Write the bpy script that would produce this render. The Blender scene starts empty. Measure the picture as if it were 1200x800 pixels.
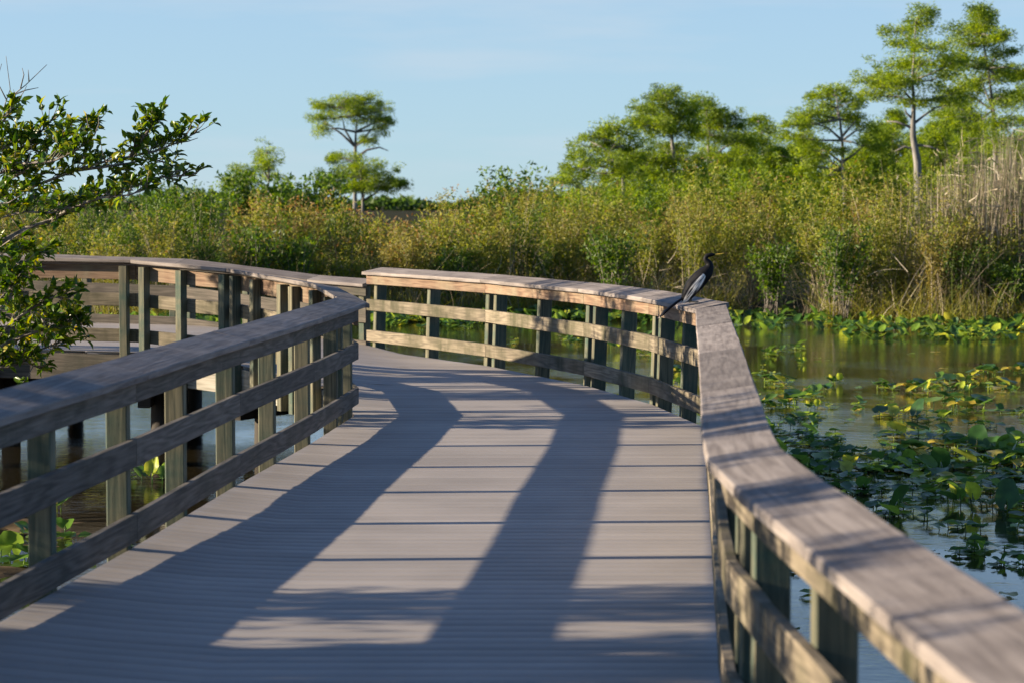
import bpy, math, random
import numpy as np
from mathutils import Vector, Matrix, noise as mnoise

rng = np.random.default_rng(7)
random.seed(7)
C = bpy.context.scene.collection
F = 2833.0            # focal length in photo pixels (photo 1200 x 800)
EYE = 1.9             # camera above the deck
WATER = -0.90
PITCH = math.atan(164 / F)

def at(u, y, d):
    """point on the ray of photo pixel (u, y) at ground distance d"""
    a, b = (u - 600) / F, (400 - y) / F
    c, s = math.cos(PITCH), math.sin(PITCH)
    v = Vector((a, c + b * s, -s + b * c))
    v *= d / v.y
    return Vector((v.x, v.y, v.z + EYE))

# ------------------------------------------------------------------ helpers
def tag(o, label=None, cat=None, group=None, kind=None):
    if label: o['label'] = label
    if cat: o['category'] = cat
    if group: o['group'] = group
    if kind: o['kind'] = kind
    return o

def empty(name, loc=(0, 0, 0), rz=0.0):
    o = bpy.data.objects.new(name, None); C.objects.link(o)
    o.location = loc; o.rotation_euler = (0, 0, rz); o.empty_display_size = 0.2
    return o

def link(name, me, mat, parent=None, loc=None):
    o = bpy.data.objects.new(name, me); C.objects.link(o)
    if mat is not None:
        if isinstance(mat, (list, tuple)):
            for m in mat: me.materials.append(m)
        else: me.materials.append(mat)
    if parent is not None: o.parent = parent
    if loc is not None: o.location = loc
    return o

def copy_tree(o, parent=None):
    c = o.copy(); C.objects.link(c)
    if parent is not None: c.parent = parent
    for ch in list(o.children): copy_tree(ch, c)
    return c

def np_mesh(name, V, T, rnd=None, smooth=False, tint=None):
    """triangle mesh from numpy arrays, with optional per-face float attributes"""
    V = np.asarray(V, np.float32); T = np.asarray(T, np.int32)
    me = bpy.data.meshes.new(name)
    me.vertices.add(len(V)); me.vertices.foreach_set('co', V.ravel())
    k = T.shape[1]
    me.loops.add(T.size); me.loops.foreach_set('vertex_index', T.ravel())
    me.polygons.add(len(T)); me.polygons.foreach_set('loop_start', np.arange(0, T.size, k, dtype=np.int32))
    me.update(calc_edges=True)
    if smooth: me.polygons.foreach_set('use_smooth', np.ones(len(T), bool))
    if rnd is not None:
        a = me.attributes.new('rnd', 'FLOAT', 'FACE'); a.data.foreach_set('value', np.asarray(rnd, np.float32))
    if tint is not None:
        a = me.attributes.new('tint', 'FLOAT', 'FACE'); a.data.foreach_set('value', np.asarray(tint, np.float32))
    me.validate()
    return me

class Foliage:
    """collects leaves, blades and twigs as triangles; one build() = one mesh"""
    def __init__(s): s.V = []; s.T = []; s.R = []; s.K = []; s.n = 0
    def add(s, V, T, R, K=0.0):
        s.V.append(V); s.T.append(T + s.n); s.R.append(R)
        s.K.append(np.full(len(T), K) if np.isscalar(K) else K); s.n += len(V)
    def leaves(s, P, D, L, W, fold=0.25, tint=0.0, droop=0.0):
        """P base points, D directions; rhombus leaves folded along the midrib"""
        n = len(P)
        if n == 0: return
        D = D / (np.linalg.norm(D, axis=1, keepdims=True) + 1e-9)
        A = rng.normal(size=(n, 3)); S = np.cross(D, A); S /= (np.linalg.norm(S, axis=1, keepdims=True) + 1e-9)
        N = np.cross(S, D)
        L = np.broadcast_to(L, (n,))[:, None] * rng.uniform(.7, 1.25, (n, 1)); W = np.broadcast_to(W, (n,))[:, None] * rng.uniform(.75, 1.2, (n, 1))
        m = P + D * L * .45
        V = np.stack([P, m + S * W * .5 + N * W * fold, P + D * L - N * L * .12 - np.array([0, 0, 1.]) * L * droop, m - S * W * .5 + N * W * fold], 1).reshape(-1, 3)
        b = np.arange(n)[:, None] * 4
        T = np.concatenate([b + np.array([[0, 1, 2]]), b + np.array([[0, 2, 3]])], 0)
        r = rng.random(n)
        K = np.broadcast_to(tint, (n,))
        s.add(V, T, np.concatenate([r, r]), np.concatenate([K, K]))
    def blades(s, P, D, L, W, bend=0.2, tint=0.0, seg=3):
        n = len(P)
        if n == 0: return
        D = D / np.linalg.norm(D, axis=1, keepdims=True)
        A = rng.normal(size=(n, 3)); A[:, 2] = 0; S = np.cross(D, A); S /= (np.linalg.norm(S, axis=1, keepdims=True) + 1e-9)
        Bd = rng.normal(size=(n, 3)); Bd[:, 2] = -np.abs(Bd[:, 2]) * .7
        L = np.broadcast_to(L, (n,))[:, None]; W = np.broadcast_to(W, (n,))[:, None]; bend = np.broadcast_to(bend, (n,))[:, None]
        rows = []
        for i in range(seg + 1):
            t = i / seg
            c = P + D * L * t + Bd * L * bend * t * t
            w = W * (1 - t * .85) * .5
            rows += [c - S * w, c + S * w]
        V = np.stack(rows, 1).reshape(-1, 3)
        b = np.arange(n)[:, None] * (2 * (seg + 1)); T = []
        for i in range(seg):
            T += [b + np.array([[2 * i, 2 * i + 1, 2 * i + 3]]), b + np.array([[2 * i, 2 * i + 3, 2 * i + 2]])]
        r = rng.random(n); K = np.broadcast_to(tint, (n,))
        s.add(V, np.concatenate(T, 0), np.tile(r, 2 * seg), np.tile(K, 2 * seg))
    def tube(s, pts, rad, sides=5, tint=0.0):
        pts = np.asarray([tuple(p) for p in pts], float); k = len(pts)
        if k < 2: return
        rad = np.asarray(rad, float) if not np.isscalar(rad) else np.linspace(rad, rad * .35, k)
        tan = np.gradient(pts, axis=0); tan /= (np.linalg.norm(tan, axis=1, keepdims=True) + 1e-9)
        ref = np.array([0.31, 0.9, 0.2]) if abs(tan[0] @ np.array([0.31, .9, .2])) < .85 else np.array([1., 0, 0])
        S = np.cross(tan, ref); S /= (np.linalg.norm(S, axis=1, keepdims=True) + 1e-9); N = np.cross(tan, S)
        a = np.arange(sides) * 2 * math.pi / sides
        V = (pts[:, None, :] + rad[:, None, None] * (np.cos(a)[None, :, None] * S[:, None, :] + np.sin(a)[None, :, None] * N[:, None, :])).reshape(-1, 3)
        T = []
        for i in range(k - 1):
            for j in range(sides):
                p, q = i * sides + j, i * sides + (j + 1) % sides
                T += [(p, q, q + sides), (p, q + sides, p + sides)]
        for j in range(1, sides - 1):
            T.append((0, j + 1, j)); e = (k - 1) * sides; T.append((e, e + j, e + j + 1))
        T = np.array(T); s.add(V, T, np.full(len(T), rng.random()), tint)
    def build(s, name, mat, parent=None, smooth=False):
        if not s.V: return None
        me = np_mesh(name, np.concatenate(s.V), np.concatenate(s.T), np.concatenate(s.R), smooth, np.concatenate(s.K))
        return link(name, me, mat, parent)

# ------------------------------------------------------------------ materials
def new_mat(name):
    m = bpy.data.materials.new(name); m.use_nodes = True
    nt = m.node_tree; nt.nodes.clear()
    return m, nt, nt.nodes.new, nt.links.new

def ramp(nd, stops):
    r = nd('ShaderNodeValToRGB'); e = r.color_ramp.elements
    while len(e) < len(stops): e.new(0.5)
    for i, (p, c) in enumerate(stops):
        e[i].position = p; e[i].color = (*c, 1)
    return r

def leaf_mat(name, cols, tcols, trans=0.45, rough=0.45, spec=0.35, mixtint=None):
    """cols: ramp over the per-leaf random; tcols: colours the 'tint' attribute blends towards"""
    m, nt, nd, ln = new_mat(name)
    out = nd('ShaderNodeOutputMaterial')
    at_ = nd('ShaderNodeAttribute'); at_.attribute_name = 'rnd'
    ti = nd('ShaderNodeAttribute'); ti.attribute_name = 'tint'
    r = ramp(nd, cols); ln(at_.outputs['Fac'], r.inputs['Fac'])
    r2 = ramp(nd, tcols); ln(at_.outputs['Fac'], r2.inputs['Fac'])
    mx = nd('ShaderNodeMix'); mx.data_type = 'RGBA'
    ln(ti.outputs['Fac'], mx.inputs['Factor']); ln(r.outputs[0], mx.inputs['A']); ln(r2.outputs[0], mx.inputs['B'])
    p = nd('ShaderNodeBsdfPrincipled'); p.inputs['Roughness'].default_value = rough
    p.inputs['Specular IOR Level'].default_value = spec
    ln(mx.outputs['Result'], p.inputs['Base Color'])
    t = nd('ShaderNodeBsdfTranslucent')
    hs = nd('ShaderNodeHueSaturation'); hs.inputs['Hue'].default_value = .487; hs.inputs['Saturation'].default_value = 1.15; hs.inputs['Value'].default_value = 1.5
    ln(mx.outputs['Result'], hs.inputs['Color']); ln(hs.outputs[0], t.inputs['Color'])
    ms = nd('ShaderNodeMixShader'); ms.inputs[0].default_value = trans
    ln(p.outputs[0], ms.inputs[1]); ln(t.outputs[0], ms.inputs[2]); ln(ms.outputs[0], out.inputs[0])
    return m

def wood_mat(name, c_dark, c_mid, c_light, stain=None, stain_amt=.35, ring=1.0, rough=.82, bump=.35, edge_moss=None):
    """weathered sawn timber; UV u runs along the board in metres, v across it"""
    m, nt, nd, ln = new_mat(name)
    out = nd('ShaderNodeOutputMaterial'); p = nd('ShaderNodeBsdfPrincipled'); ln(p.outputs[0], out.inputs[0])
    uv = nd('ShaderNodeUVMap'); oi = nd('ShaderNodeObjectInfo')
    off = nd('ShaderNodeMath'); off.operation = 'MULTIPLY'; off.inputs[1].default_value = 57.0; ln(oi.outputs['Random'], off.inputs[0])
    cx = nd('ShaderNodeCombineXYZ'); ln(off.outputs[0], cx.inputs[0]); ln(off.outputs[0], cx.inputs[1]); ln(off.outputs[0], cx.inputs[2])
    ad = nd('ShaderNodeVectorMath'); ad.operation = 'ADD'; ln(uv.outputs[0], ad.inputs[0]); ln(cx.outputs[0], ad.inputs[1])
    # grain: strongly stretched noise
    mp = nd('ShaderNodeMapping'); mp.inputs['Scale'].default_value = (1.6, 34, 1); ln(ad.outputs[0], mp.inputs[0])
    n1 = nd('ShaderNodeTexNoise'); n1.inputs['Scale'].default_value = 1.6; n1.inputs['Detail'].default_value = 8; n1.inputs['Roughness'].default_value = .65; ln(mp.outputs[0], n1.inputs['Vector'])
    # cathedral rings
    mp2 = nd('ShaderNodeMapping'); mp2.inputs['Scale'].default_value = (.55, 7, 1); ln(ad.outputs[0], mp2.inputs[0])
    n2 = nd('ShaderNodeTexNoise'); n2.inputs['Scale'].default_value = 1.3; n2.inputs['Detail'].default_value = 2; ln(mp2.outputs[0], n2.inputs['Vector'])
    rg = nd('ShaderNodeMath'); rg.operation = 'MULTIPLY'; rg.inputs[1].default_value = 46 * ring; ln(n2.outputs[0], rg.inputs[0])
    sn = nd('ShaderNodeMath'); sn.operation = 'SINE'; ln(rg.outputs[0], sn.inputs[0])
    s2 = nd('ShaderNodeMapRange'); s2.inputs[1].default_value = -1; ln(sn.outputs[0], s2.inputs[0])
    mxg = nd('ShaderNodeMix'); mxg.inputs['Factor'].default_value = .2; ln(n1.outputs[0], mxg.inputs['A']); ln(s2.outputs[0], mxg.inputs['B'])
    cr = ramp(nd, [(.25, c_dark), (.5, c_mid), (.78, c_light)]); ln(mxg.outputs['Result'], cr.inputs['Fac'])
    # broad weather patches
    n3 = nd('ShaderNodeTexNoise'); n3.inputs['Scale'].default_value = 2.3; n3.inputs['Detail'].default_value = 5; ln(ad.outputs[0], n3.inputs['Vector'])
    rr = ramp(nd, [(.42, (0, 0, 0)), (.66, (1, 1, 1))]); ln(n3.outputs[0], rr.inputs['Fac'])
    last = cr.outputs[0]
    if stain:
        mp3 = nd('ShaderNodeMapping'); mp3.inputs['Scale'].default_value = (9, 1.5, 1); ln(ad.outputs[0], mp3.inputs[0])
        n4 = nd('ShaderNodeTexNoise'); n4.inputs['Scale'].default_value = 1.4; n4.inputs['Detail'].default_value = 6; ln(mp3.outputs[0], n4.inputs['Vector'])
        mu = nd('ShaderNodeMath'); mu.operation = 'MULTIPLY'; ln(n4.outputs[0], mu.inputs[0]); ln(rr.outputs[0], mu.inputs[1])
        mu2 = nd('ShaderNodeMath'); mu2.operation = 'MULTIPLY'; mu2.inputs[1].default_value = stain_amt * 2; mu2.use_clamp = True; ln(mu.outputs[0], mu2.inputs[0])
        mx = nd('ShaderNodeMix'); mx.data_type = 'RGBA'; ln(mu2.outputs[0], mx.inputs['Factor']); ln(last, mx.inputs['A']); mx.inputs['B'].default_value = (*stain, 1)
        last = mx.outputs['Result']
    mpc = nd('ShaderNodeMapping'); mpc.inputs['Scale'].default_value = (1.1, 26, 1); ln(ad.outputs[0], mpc.inputs[0])
    nc = nd('ShaderNodeTexNoise'); nc.inputs['Scale'].default_value = 2.6; nc.inputs['Detail'].default_value = 3; ln(mpc.outputs[0], nc.inputs['Vector'])
    rc = ramp(nd, [(.485, (0, 0, 0)), (.5, (1, 1, 1)), (.515, (0, 0, 0))]); ln(nc.outputs[0], rc.inputs['Fac'])
    ck = nd('ShaderNodeMath'); ck.operation = 'MULTIPLY'; ln(rc.outputs[0], ck.inputs[0]); ln(rr.outputs[0], ck.inputs[1])
    ck2 = nd('ShaderNodeMath'); ck2.operation = 'MULTIPLY'; ck2.inputs[1].default_value = .75; ln(ck.outputs[0], ck2.inputs[0])
    mc = nd('ShaderNodeMix'); mc.data_type = 'RGBA'; ln(ck2.outputs[0], mc.inputs['Factor']); ln(last, mc.inputs['A']); mc.inputs['B'].default_value = (c_dark[0] * .3, c_dark[1] * .3, c_dark[2] * .3, 1)
    last = mc.outputs['Result']
    # each board a slightly different tone
    vr = nd('ShaderNodeMapRange'); vr.inputs[3].default_value = .82; vr.inputs[4].default_value = 1.2; ln(oi.outputs['Random'], vr.inputs[0])
    hs = nd('ShaderNodeHueSaturation'); ln(vr.outputs[0], hs.inputs['Value']); ln(last, hs.inputs['Color'])
    ln(hs.outputs[0], p.inputs['Base Color'])
    p.inputs['Roughness'].default_value = rough; p.inputs['Specular IOR Level'].default_value = .3
    b = nd('ShaderNodeBump'); b.inputs['Strength'].default_value = bump; b.inputs['Distance'].default_value = .004
    ln(mxg.outputs['Result'], b.inputs['Height']); ln(b.outputs[0], p.inputs['Normal'])
    return m

M = {}
M['cap'] = wood_mat('weathered_cap_timber', (.105, .088, .077), (.205, .178, .158), (.285, .252, .226), (.10, .085, .08), .4, .6)
M['board'] = wood_mat('lichened_rail_timber', (.075, .062, .045), (.175, .145, .10), (.28, .235, .165), (.07, .065, .035), .9)
M['board_red'] = wood_mat('reddish_rail_timber', (.085, .05, .032), (.18, .115, .073), (.27, .19, .125), (.24, .21, .14), .5)
M['board_shaded'] = wood_mat('shaded_rail_timber', (.04, .034, .027), (.10, .085, .066), (.165, .14, .11), (.04, .045, .03), .5)  # darkened copy for the left arm: the bush's shade is put into the colour
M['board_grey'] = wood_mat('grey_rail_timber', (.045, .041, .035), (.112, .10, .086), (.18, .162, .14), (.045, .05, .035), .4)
M['post'] = wood_mat('treated_post_timber', (.045, .05, .036), (.13, .122, .078), (.225, .20, .125), (.045, .085, .065), .8)
M['fascia'] = wood_mat('sunlit_fascia_timber', (.2, .18, .14), (.38, .35, .28), (.5, .47, .39), (.1, .09, .07), .4)  # sunlit stretch of the left arm's fascia, its brightness painted into the timber
M['pile'] = wood_mat('dark_pile_timber', (.02, .017, .014), (.045, .038, .03), (.07, .06, .045), (.02, .02, .015), .3)

def deck_mat():
    m, nt, nd, ln = new_mat('grooved_composite_deck')
    out = nd('ShaderNodeOutputMaterial'); p = nd('ShaderNodeBsdfPrincipled'); ln(p.outputs[0], out.inputs[0])
    tc = nd('ShaderNodeTexCoord')
    at_ = nd('ShaderNodeAttribute'); at_.attribute_name = 'rnd'
    mp = nd('ShaderNodeMapping'); mp.inputs['Scale'].default_value = (.9, 40, 1); ln(tc.outputs['Object'], mp.inputs[0])
    n = nd('ShaderNodeTexNoise'); n.inputs['Scale'].default_value = 2; n.inputs['Detail'].default_value = 8; n.inputs['Roughness'].default_value = .7; ln(mp.outputs[0], n.inputs['Vector'])
    n2 = nd('ShaderNodeTexNoise'); n2.inputs['Scale'].default_value = 1.1; n2.inputs['Detail'].default_value = 6; ln(tc.outputs['Object'], n2.inputs['Vector'])
    cr = ramp(nd, [(.3, (.295, .265, .24)), (.55, (.322, .292, .266)), (.75, (.348, .317, .29))]); ln(n.outputs[0], cr.inputs['Fac'])
    v = nd('ShaderNodeMapRange'); v.inputs[3].default_value = .9; v.inputs[4].default_value = 1.08; ln(at_.outputs['Fac'], v.inputs[0])
    v2 = nd('ShaderNodeMapRange'); v2.inputs[1].default_value = .3; v2.inputs[2].default_value = .7; v2.inputs[3].default_value = .84; v2.inputs[4].default_value = 1.1; ln(n2.outputs[0], v2.inputs[0])
    mu = nd('ShaderNodeMath'); mu.operation = 'MULTIPLY'; ln(v.outputs[0], mu.inputs[0]); ln(v2.outputs[0], mu.inputs[1])
    hs = nd('ShaderNodeHueSaturation'); ln(mu.outputs[0], hs.inputs['Value']); ln(cr.outputs[0], hs.inputs['Color']); ln(hs.outputs[0], p.inputs['Base Color'])
    sx = nd('ShaderNodeSeparateXYZ'); ln(tc.outputs['Object'], sx.inputs[0])
    g = nd('ShaderNodeMath'); g.operation = 'MULTIPLY'; g.inputs[1].default_value = 2 * math.pi / .0235; ln(sx.outputs[1], g.inputs[0])
    s = nd('ShaderNodeMath'); s.operation = 'SINE'; ln(g.outputs[0], s.inputs[0])
    b = nd('ShaderNodeBump'); b.inputs['Strength'].default_value = .22; b.inputs['Distance'].default_value = .002; ln(s.outputs[0], b.inputs['Height'])
    b2 = nd('ShaderNodeBump'); b2.inputs['Strength'].default_value = .12; b2.inputs['Distance'].default_value = .003; ln(n.outputs[0], b2.inputs['Height']); ln(b.outputs[0], b2.inputs['Normal'])
    ln(b2.outputs[0], p.inputs['Normal']); p.inputs['Roughness'].default_value = .72
    return m
M['deck'] = deck_mat()

def water_mat():
    m, nt, nd, ln = new_mat('dark_marsh_water')
    out = nd('ShaderNodeOutputMaterial'); p = nd('ShaderNodeBsdfPrincipled'); ln(p.outputs[0], out.inputs[0])
    p.inputs['Base Color'].default_value = (.022, .018, .009, 1); p.inputs['Roughness'].default_value = .03; p.inputs['IOR'].default_value = 1.45
    tc = nd('ShaderNodeTexCoord')
    mp = nd('ShaderNodeMapping'); mp.inputs['Scale'].default_value = (1.0, 1.5, 1); ln(tc.outputs['Object'], mp.inputs[0])
    n = nd('ShaderNodeTexNoise'); n.inputs['Scale'].default_value = 5; n.inputs['Detail'].default_value = 5; n.inputs['Roughness'].default_value = .55; ln(mp.outputs[0], n.inputs['Vector'])
    n2 = nd('ShaderNodeTexNoise'); n2.inputs['Scale'].default_value = .35; n2.inputs['Detail'].default_value = 3; ln(tc.outputs['Object'], n2.inputs['Vector'])
    r = ramp(nd, [(.4, (.15, .15, .15)), (.65, (1, 1, 1))]); ln(n2.outputs[0], r.inputs['Fac'])
    mu = nd('ShaderNodeMath'); mu.operation = 'MULTIPLY'; ln(n.outputs[0], mu.inputs[0]); ln(r.outputs[0], mu.inputs[1])
    b = nd('ShaderNodeBump'); b.inputs['Strength'].default_value = .6; b.inputs['Distance'].default_value = .016; ln(mu.outputs[0], b.inputs['Height']); ln(b.outputs[0], p.inputs['Normal'])
    return m
M['water'] = water_mat()

def soil_mat(name, a, b_):
    m, nt, nd, ln = new_mat(name)
    out = nd('ShaderNodeOutputMaterial'); p = nd('ShaderNodeBsdfPrincipled'); ln(p.outputs[0], out.inputs[0])
    tc = nd('ShaderNodeTexCoord'); n = nd('ShaderNodeTexNoise'); n.inputs['Scale'].default_value = 3; n.inputs['Detail'].default_value = 10; ln(tc.outputs['Object'], n.inputs['Vector'])
    cr = ramp(nd, [(.35, a), (.65, b_)]); ln(n.outputs[0], cr.inputs['Fac']); ln(cr.outputs[0], p.inputs['Base Color']); p.inputs['Roughness'].default_value = 1; p.inputs['Specular IOR Level'].default_value = .05
    b = nd('ShaderNodeBump'); b.inputs['Distance'].default_value = .03; ln(n.outputs[0], b.inputs['Height']); ln(b.outputs[0], p.inputs['Normal'])
    return m
M['soil'] = soil_mat('marsh_soil', (.018, .016, .008), (.04, .042, .016))
M['mud'] = soil_mat('wet_mud', (.04, .03, .016), (.14, .10, .055))

def bark_mat(name, a, b_, sc=6):
    m, nt, nd, ln = new_mat(name)
    out = nd('ShaderNodeOutputMaterial'); p = nd('ShaderNodeBsdfPrincipled'); ln(p.outputs[0], out.inputs[0])
    tc = nd('ShaderNodeTexCoord'); mp = nd('ShaderNodeMapping'); mp.inputs['Scale'].default_value = (1, 1, .25); ln(tc.outputs['Object'], mp.inputs[0])
    n = nd('ShaderNodeTexNoise'); n.inputs['Scale'].default_value = sc; n.inputs['Detail'].default_value = 8; ln(mp.outputs[0], n.inputs['Vector'])
    cr = ramp(nd, [(.35, a), (.65, b_)]); ln(n.outputs[0], cr.inputs['Fac']); ln(cr.outputs[0], p.inputs['Base Color']); p.inputs['Roughness'].default_value = .85
    b = nd('ShaderNodeBump'); b.inputs['Distance'].default_value = .02; ln(n.outputs[0], b.inputs['Height']); ln(b.outputs[0], p.inputs['Normal'])
    return m
M['bark'] = bark_mat('cypress_bark', (.09, .085, .075), (.25, .235, .21))
M['twig'] = bark_mat('grey_twig_bark', (.10, .085, .07), (.27, .24, .2), 14)

M['cypress'] = leaf_mat('cypress_needles', [(0, (.10, .17, .016)), (.5, (.21, .31, .028)), (1, (.35, .43, .05))], [(0, (.035, .075, .018)), (1, (.09, .155, .03))], .5, .5)
M['bush'] = leaf_mat('glossy_bush_leaves', [(0, (.03, .08, .011)), (.6, (.10, .18, .017)), (.88, (.22, .28, .022)), (1, (.40, .34, .04))], [(0, (.1, .11, .02)), (1, (.2, .2, .03))], .4, .32, .4)
M['thicket'] = leaf_mat('thicket_leaves', [(0, (.06, .10, .015)), (.45, (.18, .22, .028)), (.82, (.29, .31, .045)), (1, (.40, .37, .10))], [(0, (.24, .115, .035)), (.55, (.28, .19, .07)), (1, (.34, .30, .13))], .42, .55)
M['fresh'] = leaf_mat('fresh_shrub_leaves', [(0, (.035, .085, .012)), (.6, (.09, .17, .02)), (1, (.19, .26, .035))], [(0, (.03, .06, .02)), (1, (.06, .1, .02))], .45, .45)
M['dry'] = leaf_mat('dry_stalks', [(0, (.14, .11, .07)), (.6, (.30, .25, .17)), (1, (.46, .41, .31))], [(0, (.06, .09, .02)), (1, (.15, .18, .04))], .15, .7)

def lily_mat():
    m, nt, nd, ln = new_mat('pond_lily_leaf')
    out = nd('ShaderNodeOutputMaterial')
    at_ = nd('ShaderNodeAttribute'); at_.attribute_name = 'rnd'
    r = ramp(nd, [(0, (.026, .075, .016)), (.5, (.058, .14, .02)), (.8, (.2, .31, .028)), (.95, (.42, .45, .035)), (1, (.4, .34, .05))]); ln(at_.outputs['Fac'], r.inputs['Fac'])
    tc = nd('ShaderNodeTexCoord'); n = nd('ShaderNodeTexNoise'); n.inputs['Scale'].default_value = 9; n.inputs['Detail'].default_value = 4; ln(tc.outputs['Object'], n.inputs['Vector'])
    v = nd('ShaderNodeMapRange'); v.inputs[1].default_value = .3; v.inputs[2].default_value = .7; v.inputs[3].default_value = .7; v.inputs[4].default_value = 1.3; ln(n.outputs[0], v.inputs[0])
    hs = nd('ShaderNodeHueSaturation'); ln(v.outputs[0], hs.inputs['Value']); ln(r.outputs[0], hs.inputs['Color'])
    p = nd('ShaderNodeBsdfPrincipled'); p.inputs['Roughness'].default_value = .3; ln(hs.outputs[0], p.inputs['Base Color'])
    t = nd('ShaderNodeBsdfTranslucent'); h2 = nd('ShaderNodeHueSaturation'); h2.inputs['Hue'].default_value = .48; h2.inputs['Value'].default_value = 2.0; ln(hs.outputs[0], h2.inputs['Color']); ln(h2.outputs[0], t.inputs['Color'])
    ms = nd('ShaderNodeMixShader'); ms.inputs[0].default_value = .4; ln(p.outputs[0], ms.inputs[1]); ln(t.outputs[0], ms.inputs[2]); ln(ms.outputs[0], out.inputs[0])
    return m
M['lily'] = lily_mat()

def plain(name, col, rough=.5, spec=.5):
    m, nt, nd, ln = new_mat(name)
    out = nd('ShaderNodeOutputMaterial'); p = nd('ShaderNodeBsdfPrincipled'); ln(p.outputs[0], out.inputs[0])
    tc = nd('ShaderNodeTexCoord'); n = nd('ShaderNodeTexNoise'); n.inputs['Scale'].default_value = 60; n.inputs['Detail'].default_value = 4; ln(tc.outputs['Object'], n.inputs['Vector'])
    c2 = tuple(min(1, x * 1.6 + .004) for x in col)
    cr = ramp(nd, [(.35, col), (.65, c2)]); ln(n.outputs[0], cr.inputs['Fac']); ln(cr.outputs[0], p.inputs['Base Color'])
    p.inputs['Roughness'].default_value = rough; p.inputs['Specular IOR Level'].default_value = spec
    return m
M['feather'] = plain('black_feathers', (.004, .004, .005), .6, .15)
M['bill'] = plain('yellow_bill', (.5, .33, .04), .4)
M['foot'] = plain('dark_webbed_foot', (.06, .05, .03), .6)
M['yellow'] = plain('yellow_dead_leaf', (.7, .5, .02), .5)

def wing_mat():
    m, nt, nd, ln = new_mat('streaked_wing_feathers')
    out = nd('ShaderNodeOutputMaterial'); p = nd('ShaderNodeBsdfPrincipled'); ln(p.outputs[0], out.inputs[0])
    uv = nd('ShaderNodeUVMap'); mp = nd('ShaderNodeMapping'); mp.inputs['Scale'].default_value = (1.2, 9, 1); ln(uv.outputs[0], mp.inputs[0])
    n = nd('ShaderNodeTexNoise'); n.inputs['Scale'].default_value = 2.0; n.inputs['Detail'].default_value = 3; ln(mp.outputs[0], n.inputs['Vector'])
    sx = nd('ShaderNodeSeparateXYZ'); ln(uv.outputs[0], sx.inputs[0])
    r = ramp(nd, [(0, (0, 0, 0)), (.2, (0, 0, 0)), (.3, (1, 1, 1)), (.8, (1, 1, 1)), (.9, (0, 0, 0)), (1, (0, 0, 0))]); ln(sx.outputs[1], r.inputs['Fac'])
    th = ramp(nd, [(.45, (0, 0, 0)), (.5, (1, 1, 1))]); ln(n.outputs[0], th.inputs['Fac'])
    mu = nd('ShaderNodeMath'); mu.operation = 'MULTIPLY'; ln(r.outputs[0], mu.inputs[0]); ln(th.outputs[0], mu.inputs[1])
    mx = nd('ShaderNodeMix'); mx.data_type = 'RGBA'; ln(mu.outputs[0], mx.inputs['Factor']); mx.inputs['A'].default_value = (.012, .012, .014, 1); mx.inputs['B'].default_value = (.8, .78, .72, 1)
    ln(mx.outputs['Result'], p.inputs['Base Color']); p.inputs['Roughness'].default_value = .6; p.inputs['Specular IOR Level'].default_value = .15
    return m
M['wing'] = wing_mat()

# ------------------------------------------------------------------ timber
def offset_line(pts, n):
    """offset a plan polyline sideways by n (positive = to the outer side given by the sign used), mitred"""
    P = [Vector((p[0], p[1])) for p in pts]; out = []
    for i, p in enumerate(P):
        ds = []
        if i > 0: ds.append((P[i] - P[i - 1]).normalized())
        if i < len(P) - 1: ds.append((P[i + 1] - P[i]).normalized())
        t = sum(ds, Vector((0, 0))).normalized(); nn = Vector((t.y, -t.x))
        k = 1 / max(.5, nn.dot(Vector((ds[0].y, -ds[0].x))))
        out.append(p + nn * n * k)
    return out

def sweep(name, A, B, prof, mat, parent, seg=6, wob=.0015, seed=0, tilt=0.0, gap=.0035):
    """prof: list of (n, z) of the cross-section; A, B: functions n -> (x, y, z0) at either end. UV: u along, v around"""
    rs = random.Random(seed); V = []; uvs = []; k = len(prof)
    L = (Vector(A(0)) - Vector(B(0))).length
    per = [0]
    for i in range(k): per.append(per[-1] + math.dist(prof[i], prof[(i + 1) % k]))
    wo = rs.uniform(0, 99); cup = rs.uniform(-.003, .003)
    for s in range(seg + 1):
        t = s / seg; tt = gap / L + t * (1 - 2 * gap / L)
        for i, (n, z) in enumerate(prof):
            a, b = Vector(A(n)), Vector(B(n)); p = a.lerp(b, tt)
            w = mnoise.noise(Vector((tt * L * 1.7 + wo, i * .8, 0))) * wob * 2
            V.append((p.x + w * .7, p.y, p.z + z + w + cup * math.sin(math.pi * t)))
    faces = []; fuv = []
    for s in range(seg):
        for i in range(k):
            j = (i + 1) % k
            faces.append((s * k + i, s * k + j, (s + 1) * k + j, (s + 1) * k + i))
            u0, u1 = s / seg * L, (s + 1) / seg * L
            fuv += [(u0, per[i]), (u0, per[i + 1]), (u1, per[i + 1]), (u1, per[i])]
    for e, base in ((0, 0), (1, seg * k)):
        f = [base + i for i in range(k)]
        if e == 0: f = f[::-1]
        faces.append(tuple(f)); fuv += [(prof[q - base][0] * .3 + e, prof[q - base][1]) for q in f]
    me = bpy.data.meshes.new(name); me.from_pydata(V, [], faces); me.update()
    import bmesh
    uvl = me.uv_layers.new(name='UVMap'); uvl.data.foreach_set('uv', np.array(fuv, np.float32).ravel())
    bm = bmesh.new(); bm.from_mesh(me); bmesh.ops.recalc_face_normals(bm, faces=bm.faces); bm.to_mesh(me); bm.free()
    return link(name, me, mat, parent)

def chamfer(n0, n1, z0, z1, c):
    return [(n0 + c, z0), (n1 - c, z0), (n1, z0 + c), (n1, z1 - c), (n1 - c, z1), (n0 + c, z1), (n0, z1 - c), (n0, z0 + c)]

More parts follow.
